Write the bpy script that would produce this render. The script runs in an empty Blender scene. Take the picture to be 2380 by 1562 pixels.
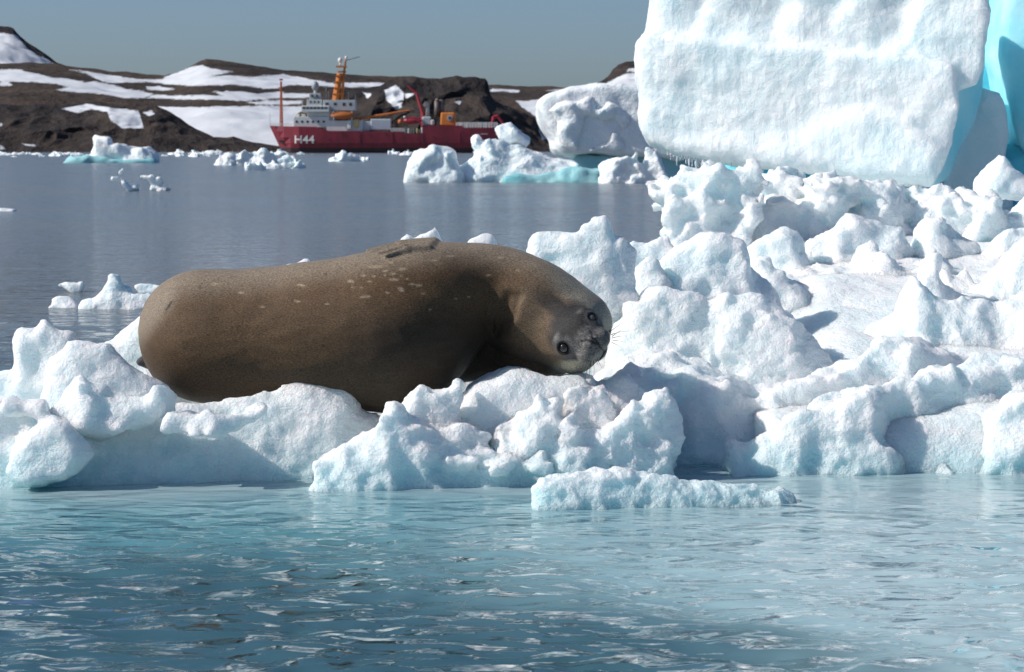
import bpy, bmesh, math, random
import numpy as np
from mathutils import Vector, Matrix

random.seed(7)
rng = np.random.default_rng(11)
scene = bpy.context.scene
col = scene.collection

# ------------------------------------------------------------------ camera
FPX = 85.0 / 36.0 * 2380.0          # focal length measured on a 2380 px wide picture
CAM_H = 1.73
PITCH = math.atan((781.0 - 343.0) / FPX)
cd = bpy.data.cameras.new("camera")
cam = bpy.data.objects.new("camera", cd)
col.objects.link(cam)
cd.lens = 85.0
cd.sensor_width = 36.0
cd.clip_start = 0.1
cd.clip_end = 20000.0
cam.location = (0, 0, CAM_H)
cam.rotation_euler = (math.pi / 2 - PITCH, 0, 0)
cd.dof.use_dof = True
cd.dof.focus_distance = 12.9
cd.dof.aperture_fstop = 9.0
scene.camera = cam

# ------------------------------------------------------------------ sky and sun
SUN_EL = math.radians(37)
SUN_AZ = math.radians(-99)         # from +Y (view direction) towards +X; negative = left
w = bpy.data.worlds.new("World")
scene.world = w
w.use_nodes = True
nt = w.node_tree
bg = nt.nodes["Background"]
sky = nt.nodes.new("ShaderNodeTexSky")
sky.sky_type = 'NISHITA'
sky.sun_disc = False
sky.sun_elevation = SUN_EL
sky.sun_rotation = SUN_AZ
sky.altitude = 0
sky.air_density = 0.75
sky.dust_density = 1.2
sky.ozone_density = 5.5
tint = nt.nodes.new("ShaderNodeMix")
tint.data_type = 'RGBA'; tint.blend_type = 'MULTIPLY'
tint.inputs[0].default_value = 1.0
tint.inputs[7].default_value = (0.91, 0.91, 0.92, 1)
nt.links.new(sky.outputs[0], tint.inputs[6])
nt.links.new(tint.outputs[2], bg.inputs[0])
bg.inputs[1].default_value = 0.105

sd = bpy.data.lights.new("sun", 'SUN')
sun = bpy.data.objects.new("sun", sd)
col.objects.link(sun)
sd.energy = 4.6
sd.angle = math.radians(0.53)
sd.color = (1.0, 0.965, 0.91)
sdir = Vector((math.sin(SUN_AZ) * math.cos(SUN_EL), math.cos(SUN_AZ) * math.cos(SUN_EL), math.sin(SUN_EL)))
sun.rotation_euler = sdir.to_track_quat('Z', 'Y').to_euler()
sun.location = (-6, 6, 8)

scene.view_settings.view_transform = 'Standard'
scene.view_settings.look = 'None'
scene.view_settings.exposure = 0.0
scene.view_settings.gamma = 1.0
scene.view_settings.use_curve_mapping = False
cy = scene.cycles
cy.use_denoising = True
cy.max_bounces = 7
cy.use_adaptive_sampling = True
cy.adaptive_threshold = 0.02
cy.diffuse_bounces = 4
cy.glossy_bounces = 3
cy.transparent_max_bounces = 8
cy.volume_bounces = 0
cy.caustics_reflective = False
cy.caustics_refractive = False
cy.sample_clamp_indirect = 6.0

# ------------------------------------------------------------------ helpers: picture <-> place
_cp, _sp = math.cos(PITCH), math.sin(PITCH)

def P(u, v, Y):
    """point seen at (u, v) of the 2380 px wide picture, at world depth Y"""
    r = (u - 1190.0) / FPX
    up = -(v - 781.0) / FPX
    dx, dy, dz = r, _cp + up * _sp, -_sp + up * _cp
    t = Y / dy
    return np.array((dx * t, Y, CAM_H + dz * t))

def to_px(p):
    x, y, z = p[:, 0], p[:, 1], p[:, 2] - CAM_H
    d = y * _cp - z * _sp
    up = y * _sp + z * _cp
    return 1190.0 + FPX * x / d, 781.0 - FPX * up / d

# ------------------------------------------------------------------ helpers: noise
def _hash(ix, iy, iz, seed):
    h = (ix.astype(np.uint32) * np.uint32(374761393) + iy.astype(np.uint32) * np.uint32(668265263)
         + iz.astype(np.uint32) * np.uint32(2246822519) + np.uint32((seed * 3266489917) & 0xffffffff))
    h ^= h >> np.uint32(15)
    h *= np.uint32(2246822519)
    h ^= h >> np.uint32(13)
    h *= np.uint32(3266489917)
    h ^= h >> np.uint32(16)
    return h

_TN, _TP = 96, 12          # a tiling block of gradient noise: 96 samples over 12 cells
def _make_noise(seed):
    r = np.random.default_rng(seed)
    out = np.empty((_TN, _TN, _TN, 3), np.float32)
    t = (np.arange(_TN) * _TP / _TN)
    i0 = np.floor(t).astype(int); f = (t - i0).astype(np.float32)
    fd = f * f * f * (f * (f * 6 - 15) + 10)
    for c in range(3):
        g = r.normal(size=(_TP, _TP, _TP, 3)).astype(np.float32)
        g *= 1.35 / np.linalg.norm(g, axis=-1, keepdims=True)
        acc = np.zeros((_TN, _TN, _TN), np.float32)
        for dx in (0, 1):
            wx = (fd if dx else 1 - fd)[:, None, None]
            for dy in (0, 1):
                wy = (fd if dy else 1 - fd)[None, :, None]
                for dz in (0, 1):
                    wz = (fd if dz else 1 - fd)[None, None, :]
                    G = g[np.ix_((i0 + dx) % _TP, (i0 + dy) % _TP, (i0 + dz) % _TP)]
                    dot = G[..., 0] * (f - dx)[:, None, None] + G[..., 1] * (f - dy)[None, :, None] + G[..., 2] * (f - dz)[None, None, :]
                    acc += dot * wx * wy * wz
        out[..., c] = acc
    return out
_T3 = _make_noise(1)
_T1 = np.ascontiguousarray(_T3[..., 0])

def _lookup(p, seed, T):
    p = np.asarray(p, np.float32)
    r = np.random.default_rng(seed + 1000)
    off = r.random(3) * _TP
    # rotate a little so that the block's axes never line up with the pieces
    ang = r.random() * 6.28
    ca, sa = np.float32(math.cos(ang)), np.float32(math.sin(ang))
    k = np.float32(_TN / _TP)
    out = np.empty((len(p),) + T.shape[3:], np.float32)
    for s in range(0, len(p), 200000):
        q = p[s:s + 200000]
        x = (q[:, 0] * ca - q[:, 1] * sa + off[0]) * k
        y = (q[:, 0] * sa + q[:, 1] * ca + off[1]) * k
        z = (q[:, 2] + off[2]) * k
        ix = np.floor(x).astype(np.int32); iy = np.floor(y).astype(np.int32); iz = np.floor(z).astype(np.int32)
        fx = x - ix; fy = y - iy; fz = z - iz
        ix %= _TN; iy %= _TN; iz %= _TN
        jx = ix + 1; jx[jx == _TN] = 0
        jy = iy + 1; jy[jy == _TN] = 0
        jz = iz + 1; jz[jz == _TN] = 0
        if T.ndim == 4:
            fx = fx[:, None]; fy = fy[:, None]; fz = fz[:, None]
        F = T.reshape((-1,) + T.shape[3:])
        a0 = (ix * _TN + iy) * _TN; a1 = (ix * _TN + jy) * _TN; b0 = (jx * _TN + iy) * _TN; b1 = (jx * _TN + jy) * _TN
        c00 = F[a0 + iz]; c00 = c00 + (F[b0 + iz] - c00) * fx
        c01 = F[a0 + jz]; c01 = c01 + (F[b0 + jz] - c01) * fx
        c10 = F[a1 + iz]; c10 = c10 + (F[b1 + iz] - c10) * fx
        c11 = F[a1 + jz]; c11 = c11 + (F[b1 + jz] - c11) * fx
        c0 = c00 + (c10 - c00) * fy
        c1 = c01 + (c11 - c01) * fy
        out[s:s + 200000] = c0 + (c1 - c0) * fz
    return out

def perlin(p, seed=0):
    return _lookup(p, seed, _T1)

def perlin3(p, seed=0):
    return _lookup(p, seed, _T3)

def worley(p, seed=0):
    p = np.asarray(p, np.float32)
    out = np.empty(len(p), np.float32)
    for s in range(0, len(p), 300000):
        q = p[s:s + 300000]
        i = np.floor(q)
        f = q - i
        i = i.astype(np.int64)
        best = np.full(len(q), 9.0, np.float32)
        for dx in (-1, 0, 1):
            for dy in (-1, 0, 1):
                for dz in (-1, 0, 1):
                    h = _hash(i[:, 0] + dx, i[:, 1] + dy, i[:, 2] + dz, seed)
                    jx = (h & np.uint32(1023)).astype(np.float32) / 1023.0
                    jy = ((h >> np.uint32(10)) & np.uint32(1023)).astype(np.float32) / 1023.0
                    jz = ((h >> np.uint32(20)) & np.uint32(1023)).astype(np.float32) / 1023.0
                    d = (dx + jx - f[:, 0]) ** 2 + (dy + jy - f[:, 1]) ** 2 + (dz + jz - f[:, 2]) ** 2
                    best = np.minimum(best, d)
        out[s:s + 300000] = np.sqrt(best)
    return out

def fbm(p, octs=3, seed=0, gain=0.5):
    a, t = 1.0, 0.0
    for o in range(octs):
        t = t + a * perlin(p * (2.03 ** o), seed + o * 7)
        a *= gain
    return t

# ------------------------------------------------------------------ helpers: signed distance modelling
def smin(a, b, k):
    h = np.clip(0.5 + 0.5 * (b - a) / k, 0, 1)
    return b + (a - b) * h - k * h * (1 - h)

def smax(a, b, k):
    return -smin(-a, -b, k)

def surface_nets(f, o, h):
    ins = f < 0
    nx, ny, nz = f.shape
    c = np.zeros((nx - 1, ny - 1, nz - 1), np.int8)
    for dx in (0, 1):
        for dy in (0, 1):
            for dz in (0, 1):
                c += ins[dx:nx - 1 + dx, dy:ny - 1 + dy, dz:nz - 1 + dz]
    act = (c > 0) & (c < 8)
    I, J, K = np.nonzero(act)
    n = len(I)
    acc = np.zeros((n, 3), np.float32)
    cnt = np.zeros(n, np.float32)
    corners = [(a, b, d) for a in (0, 1) for b in (0, 1) for d in (0, 1)]
    for a in corners:
        for ax in range(3):
            if a[ax]:
                continue
            b = list(a); b[ax] = 1
            fa = f[I + a[0], J + a[1], K + a[2]]
            fb = f[I + b[0], J + b[1], K + b[2]]
            m = (fa < 0) != (fb < 0)
            t = np.where(m, fa / np.where(m, fa - fb, 1), 0)
            for q in range(3):
                acc[:, q] += np.where(m, a[q] + (t if q == ax else 0), 0)
            cnt += m
    v = acc / cnt[:, None] + np.stack([I, J, K], 1)
    v = v * h + np.asarray(o, np.float32)
    idx = np.full(act.shape, -1, np.int32)
    idx[I, J, K] = np.arange(n, dtype=np.int32)
    quads = []
    for ax in range(3):
        sl0 = [slice(1, -1)] * 3; sl1 = [slice(1, -1)] * 3
        sl0[ax] = slice(0, -1); sl1[ax] = slice(1, None)
        a = ins[tuple(sl0)]; b = ins[tuple(sl1)]
        m = a != b
        E = np.array(np.nonzero(m)).T
        fl = a[m]
        off = np.ones(3, int); off[ax] = 0
        E = E + off
        b1, b2 = [(1, 2), (2, 0), (0, 1)][ax]
        d1 = np.zeros(3, int); d1[b1] = 1
        d2 = np.zeros(3, int); d2[b2] = 1
        def g(e):
            return idx[e[:, 0], e[:, 1], e[:, 2]]
        q = np.stack([g(E - d1 - d2), g(E - d2), g(E), g(E - d1)], 1)
        q[~fl] = q[~fl][:, ::-1]
        quads.append(q)
    q = np.concatenate(quads)
    q = q[(q >= 0).all(1)]
    return v, q

def smooth_verts(v, q, it=1, lam=0.5):
    e0 = np.concatenate([q[:, 0], q[:, 1], q[:, 2], q[:, 3]])
    e1 = np.concatenate([q[:, 1], q[:, 2], q[:, 3], q[:, 0]])
    n = len(v)
    cnt = np.maximum(np.bincount(e0, minlength=n) + np.bincount(e1, minlength=n), 1)
    for _ in range(it):
        s = np.stack([np.bincount(e0, v[e1, k], n) + np.bincount(e1, v[e0, k], n) for k in range(3)], 1)
        v = v + lam * (s / cnt[:, None] - v)
    return v

def vert_normals(v, q):
    n = np.cross(v[q[:, 2]] - v[q[:, 0]], v[q[:, 3]] - v[q[:, 1]])
    N = len(v)
    s = np.stack([sum(np.bincount(q[:, c], n[:, k], N) for c in range(4)) for k in range(3)], 1)
    return s / np.maximum(np.linalg.norm(s, axis=1), 1e-9)[:, None]

def mesh_sdf(func, lo, hi, h, sub=4, slack=0.0):
    """evaluate func only near its surface and return vertices and quads"""
    lo = np.asarray(lo, float) - 3 * h * sub
    hi = np.asarray(hi, float) + 3 * h * sub
    H = h * sub
    n = np.ceil((hi - lo) / H).astype(int) + 1
    ax = [lo[k] + H * np.arange(n[k]) for k in range(3)]
    g = np.stack(np.meshgrid(*ax, indexing='ij'), -1).reshape(-1, 3).astype(np.float32)
    fc = func(g).reshape(n)
    near = np.abs(fc) < H * 1.9 + slack
    cellnear = np.zeros(n - 1, bool)
    for dx in (0, 1):
        for dy in (0, 1):
            for dz in (0, 1):
                cellnear |= near[dx:n[0] - 1 + dx, dy:n[1] - 1 + dy, dz:n[2] - 1 + dz]
    m = (n - 1) * sub
    mask = np.repeat(np.repeat(np.repeat(cellnear, sub, 0), sub, 1), sub, 2)
    f = np.repeat(np.repeat(np.repeat(fc[:-1, :-1, :-1], sub, 0), sub, 1), sub, 2).astype(np.float32)
    I = np.nonzero(mask)
    pts = np.stack([lo[k] + h * I[k] for k in range(3)], 1).astype(np.float32)
    f[I] = func(pts)
    return surface_nets(f, lo, h)

class Slab:
    """a lump with a given outline; its depth runs from front to back and grows towards its foot"""
    def __init__(self, pts, Y, zb=None, tf=(0.1, 0.3), tb=(0.1, 0.3), k=0.07):
        us = [p[0] for p in pts]
        u0, u1 = min(us), max(us)
        Ya, Yb = Y if isinstance(Y, tuple) else (Y, Y)
        w3 = []
        for p in pts:
            t = (p[0] - u0) / max(u1 - u0, 1e-6)
            w3.append(P(p[0], p[1], Ya + (Yb - Ya) * t))
        x = [a[0] for a in w3]; z = [a[2] for a in w3]
        self.xl, self.xr = min(x), max(x)
        self.Ya, self.Yb = Ya, Yb
        if zb is not None:
            x += [x[-1], x[0]]; z += [zb, zb]
        x = np.array(x); z = np.array(z)
        self.tf, self.tb, self.k = tf, tb, k
        pad = 0.25 * max(x.max() - x.min(), z.max() - z.min()) + 3 * k
        self.lo = np.array((x.min(), min(Ya, Yb) - max(tf), z.min()))
        self.hi = np.array((x.max(), max(Ya, Yb) + max(tb), z.max()))
        N = 160
        self.gx0, self.gz0 = x.min() - pad, z.min() - pad
        self.gd = max(x.max() - x.min(), z.max() - z.min()) / N
        nx = int((x.max() - x.min() + 2 * pad) / self.gd) + 2
        nz = int((z.max() - z.min() + 2 * pad) / self.gd) + 2
        X, Z = np.meshgrid(self.gx0 + self.gd * np.arange(nx), self.gz0 + self.gd * np.arange(nz), indexing='ij')
        d = np.full(X.shape, 1e9); inside = np.zeros(X.shape, bool)
        for i in range(len(x)):
            j = (i + 1) % len(x)
            ex, ez = x[j] - x[i], z[j] - z[i]
            wx, wz = X - x[i], Z - z[i]
            t = np.clip((wx * ex + wz * ez) / max(ex * ex + ez * ez, 1e-12), 0, 1)
            d = np.minimum(d, (wx - ex * t) ** 2 + (wz - ez * t) ** 2)
            c = ((z[i] > Z) != (z[j] > Z))
            with np.errstate(divide='ignore', invalid='ignore'):
                xi = ex * (Z - z[i]) / (ez if abs(ez) > 1e-12 else 1e-12) + x[i]
            inside ^= c & (X < xi)
        self.d2 = np.where(inside, -np.sqrt(d), np.sqrt(d)).astype(np.float32)
        zz = np.where(inside, Z, -1e9)
        top = zz.max(1); ok = top > -1e8
        top = np.interp(np.arange(nx), np.nonzero(ok)[0], top[ok])
        self.top = top.astype(np.float32)
        self.zmin = z.min()

    def __call__(self, p):
        gx = np.clip((p[:, 0] - self.gx0) / self.gd, 0, self.d2.shape[0] - 1.001)
        gz = np.clip((p[:, 2] - self.gz0) / self.gd, 0, self.d2.shape[1] - 1.001)
        ix, iz = gx.astype(int), gz.astype(int)
        fx, fz = gx - ix, gz - iz
        D = self.d2
        d = (D[ix, iz] * (1 - fx) + D[ix + 1, iz] * fx) * (1 - fz) + (D[ix, iz + 1] * (1 - fx) + D[ix + 1, iz + 1] * fx) * fz
        ox = np.maximum(np.maximum(self.gx0 - p[:, 0], p[:, 0] - (self.gx0 + self.gd * (D.shape[0] - 1))), 0)
        oz = np.maximum(np.maximum(self.gz0 - p[:, 2], p[:, 2] - (self.gz0 + self.gd * (D.shape[1] - 1))), 0)
        d = d + ox + oz
        top = self.top[ix] * (1 - fx) + self.top[ix + 1] * fx
        s = np.clip((p[:, 2] - self.zmin) / np.maximum(top - self.zmin, 1e-3), 0, 1)
        t = np.clip((p[:, 0] - self.xl) / max(self.xr - self.xl, 1e-6), 0, 1)
        yc = self.Ya + (self.Yb - self.Ya) * t
        fr = yc - (self.tf[1] + (self.tf[0] - self.tf[1]) * s)
        bk = yc + (self.tb[1] + (self.tb[0] - self.tb[1]) * s)
        hgt = np.maximum(top - self.zmin, 0.05)
        cf = 1 / np.sqrt(1 + ((self.tf[1] - self.tf[0]) / hgt) ** 2)
        cb = 1 / np.sqrt(1 + ((self.tb[1] - self.tb[0]) / hgt) ** 2)
        dy = np.maximum((fr - p[:, 1]) * cf, (p[:, 1] - bk) * cb)
        return smax(d, dy, self.k)

# ------------------------------------------------------------------ helpers: objects
def set_mesh(me, v, q):
    v = np.asarray(v, np.float32)
    n = q.shape[1]
    me.vertices.add(len(v)); me.vertices.foreach_set("co", v.ravel())
    me.loops.add(q.size); me.loops.foreach_set("vertex_index", q.astype(np.int32).ravel())
    me.polygons.add(len(q))
    me.polygons.foreach_set("loop_start", np.arange(0, q.size, n, dtype=np.int32))
    me.polygons.foreach_set("use_smooth", np.ones(len(q), bool))
    me.update(calc_edges=True)

def np_obj(name, v, q, mat, parent=None, base=(0, 0, 0), smooth=True):
    """mesh object whose vertices are given in world space; origin at base (or at the parent's base)"""
    me = bpy.data.meshes.new(name)
    pb = np.array(parent["_b"]) if parent is not None else np.array(base, float)
    set_mesh(me, np.asarray(v) - pb, np.asarray(q))
    if not smooth:
        me.polygons.foreach_set("use_smooth", np.zeros(len(me.polygons), bool))
    me.materials.append(mat)
    o = bpy.data.objects.new(name, me)
    col.objects.link(o)
    if parent is not None:
        o.parent = parent
    else:
        o.location = base
    o["_b"] = [float(c) for c in pb]
    return o

def tag(o, label=None, cat=None, group=None, kind=None):
    if label: o["label"] = label
    if cat: o["category"] = cat
    if group: o["group"] = group
    if kind: o["kind"] = kind
    return o

def empty(name, loc):
    o = bpy.data.objects.new(name, None)
    o.empty_display_size = 0.2
    col.objects.link(o)
    o.location = loc
    o["_b"] = [float(c) for c in loc]
    return o

def attr(o, name, data):
    a = o.data.attributes.new(name, 'FLOAT' if data.ndim == 1 else 'FLOAT_COLOR', 'POINT')
    if data.ndim == 1:
        a.data.foreach_set("value", data.astype(np.float32))
    else:
        a.data.foreach_set("color", data.astype(np.float32).ravel())

# ------------------------------------------------------------------ materials
class NT:
    def __init__(self, name):
        self.m = bpy.data.materials.new(name)
        self.m.use_nodes = True
        self.t = self.m.node_tree
        self.b = self.t.nodes["Principled BSDF"]
        self.out = self.t.nodes["Material Output"]
    def n(self, typ, **kw):
        nd = self.t.nodes.new("ShaderNode" + typ)
        for k, v in kw.items():
            setattr(nd, k, v)
        return nd
    def l(self, a, b):
        self.t.links.new(a, b)
    def pos(self, scale=(1, 1, 1), rot=(0, 0, 0)):
        g = self.n("NewGeometry")
        mp = self.n("Mapping")
        mp.inputs["Scale"].default_value = scale
        mp.inputs["Rotation"].default_value = rot
        self.l(g.outputs["Position"], mp.inputs["Vector"])
        return mp.outputs[0]
    def noise(self, vec, scale, detail=3, rough=0.5, dist=0.0):
        nd = self.n("TexNoise")
        nd.inputs["Scale"].default_value = scale
        nd.inputs["Detail"].default_value = detail
        nd.inputs["Roughness"].default_value = rough
        nd.inputs["Distortion"].default_value = dist
        self.l(vec, nd.inputs["Vector"])
        return nd.outputs[0]
    def vor(self, vec, scale, feat='F1'):
        nd = self.n("TexVoronoi", feature=feat)
        nd.inputs["Scale"].default_value = scale
        self.l(vec, nd.inputs["Vector"])
        return nd.outputs["Distance"]
    def ramp(self, fac, stops):
        nd = self.n("ValToRGB")
        cr = nd.color_ramp
        while len(cr.elements) < len(stops):
            cr.elements.new(0.5)
        for e, (p, c) in zip(cr.elements, stops):
            e.position = p
            e.color = c if len(c) == 4 else (*c, 1)
        self.l(fac, nd.inputs[0])
        return nd.outputs[0]
    def mix(self, fac, a, b, blend='MIX'):
        nd = self.n("Mix", data_type='RGBA', blend_type=blend)
        for s, v in ((0, fac), (6, a), (7, b)):
            if isinstance(v, (int, float)):
                nd.inputs[s].default_value = v
            elif isinstance(v, tuple):
                nd.inputs[s].default_value = v if len(v) == 4 else (*v, 1)
            else:
                self.l(v, nd.inputs[s])
        return nd.outputs[2]
    def math(self, op, a, b=None):
        nd = self.n("Math", operation=op)
        for s, v in ((0, a), (1, b)):
            if v is None: continue
            if isinstance(v, (int, float)):
                nd.inputs[s].default_value = v
            else:
                self.l(v, nd.inputs[s])
        return nd.outputs[0]
    def bump(self, hgt, strength, dist, prev=None):
        nd = self.n("Bump")
        nd.inputs["Strength"].default_value = strength
        nd.inputs["Distance"].default_value = dist
        self.l(hgt, nd.inputs["Height"])
        if prev is not None:
            self.l(prev, nd.inputs["Normal"])
        return nd.outputs[0]

def ice_material(name, snow=(0.895, 0.93, 0.935), ice=(0.81, 0.905, 0.92), s=1.0, sss=0.10, fine=1.0, flute=0.0, thr=(0.42, 0.62), wet=False):
    t = NT(name)
    p = t.pos((s, s, s))
    a = t.noise(p, 2.2, 4, 0.6)
    c = t.mix(t.ramp(a, [(thr[0], (0, 0, 0)), (thr[1], (1, 1, 1))]), snow, ice)
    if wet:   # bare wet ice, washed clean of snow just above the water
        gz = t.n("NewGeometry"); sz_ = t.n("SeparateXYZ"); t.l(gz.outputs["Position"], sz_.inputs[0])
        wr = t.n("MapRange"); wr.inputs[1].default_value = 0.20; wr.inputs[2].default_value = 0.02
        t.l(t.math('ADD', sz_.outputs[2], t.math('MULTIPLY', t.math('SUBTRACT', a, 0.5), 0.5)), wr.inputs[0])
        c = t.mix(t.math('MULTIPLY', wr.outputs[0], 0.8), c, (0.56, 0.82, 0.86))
    t.l(c, t.b.inputs["Base Color"])
    t.b.inputs["Subsurface Weight"].default_value = 0.65
    t.b.inputs["Subsurface Radius"].default_value = (0.62, 0.90, 1.0)
    t.b.inputs["Subsurface Scale"].default_value = sss
    t.b.inputs["Roughness"].default_value = 0.42
    t.b.inputs["Specular IOR Level"].default_value = 0.35
    t.b.inputs["IOR"].default_value = 1.31
    b0 = t.bump(t.noise(p, 16, 5, 0.6, 0.3), 0.55 * fine, 0.05 / s)
    b1 = t.bump(t.vor(p, 70), 0.30 * fine, 0.012 / s, b0)
    b2 = t.bump(t.noise(p, 190, 2, 0.5), 0.40 * fine, 0.006 / s, b1)
    if flute:
        pv = t.pos((26 * s, 26 * s, 2.2 * s))
        b2 = t.bump(t.noise(pv, 1.0, 2, 0.5), flute, 0.03, b2)
    t.l(b2, t.b.inputs["Normal"])
    return t.m

M = {}
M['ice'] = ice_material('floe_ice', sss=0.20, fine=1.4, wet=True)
M['berg'] = ice_material('berg_ice', snow=(0.83, 0.88, 0.888), ice=(0.74, 0.85, 0.868), sss=0.2, flute=0.25, fine=0.9)
M['flank'] = ice_material('flank_ice', snow=(0.52, 0.85, 0.90), ice=(0.30, 0.76, 0.85), s=0.5, sss=0.15, fine=0.2)  # cyan base colour stands in for light coming through the ice
M['blue'] = ice_material('blue_ice', snow=(0.22, 0.70, 0.80), ice=(0.10, 0.60, 0.74), s=0.5, sss=0.15, fine=0.2)
M['far'] = ice_material('far_ice', s=0.12, sss=0.18, fine=0.9)
M['farblue'] = ice_material('far_blue_ice', snow=(0.34, 0.60, 0.62), ice=(0.20, 0.50, 0.54), s=0.12, sss=0.3, fine=0.3)
M['mid'] = ice_material('drift_ice', s=0.6, sss=0.08)

def ice_mesh(slabs, h, warp=(0.05, 0.35), lump=(0.03, 0.16), cauli=None, fine=(0.006, 0.045), seed=1, zb=None, su=0.06, sm=1, cuts=()):
    lo = np.min([s.lo for s in slabs], 0) - warp[0] * 2 - 0.02
    hi = np.max([s.hi for s in slabs], 0) + warp[0] * 2 + lump[0] + 0.02
    def func(p):
        q = p
        if warp[0]:
            d = perlin3(p / warp[1], seed) + 0.5 * perlin3(p / (warp[1] * 0.42), seed + 5)
            q = p + d * np.float32(warp[0] * 1.6)
        f = np.full(len(q), 9.0, np.float32)
        for s in slabs:
            mg = 1.5 * su + 0.06 + 2.5 * lump[0]
            far = np.max(np.maximum(s.lo - q, q - s.hi), axis=1)
            m = far < mg
            g = np.maximum(far, mg).astype(np.float32)
            if m.any():
                g[m] = s(q[m])
            f = smin(f, g, su)
        for c in cuts:
            f = smax(f, -c(q), su)
        if lump[0]:
            n = perlin(p / (lump[1] * 1.5), seed + 77)
            f = f + 1.5 * lump[0] * (np.abs(n) * 2.6 - 0.55) - lump[0] * 0.8 * perlin(p / (lump[1] * 2.3), seed + 78)
        if cauli:
            f = f - cauli[0] * (0.75 - worley(q / cauli[1], seed + 99))
            f = f - 0.35 * cauli[0] * (0.75 - worley(q / (cauli[1] * 0.42), seed + 98))
        return f.astype(np.float32)
    v, q = mesh_sdf(func, lo, hi, h, slack=lump[0] * 0.6 + warp[0] * 0.5 + (cauli[0] * 0.5 if cauli else 0))
    v = smooth_verts(v, q, sm)
    if fine[0]:
        n = vert_normals(v, q)
        d = fine[0] * (fbm(v / fine[1], 2, seed + 50) * 1.2)
        v = v + n * d[:, None]
    return v, q

def ice_part(name, parent, mat, slabs, h=0.013, base=None, **kw):
    v, q = ice_mesh(slabs, h, **kw)
    return np_obj(name, v, q, mat, parent, base if base is not None else (0, 0, 0))

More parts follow.
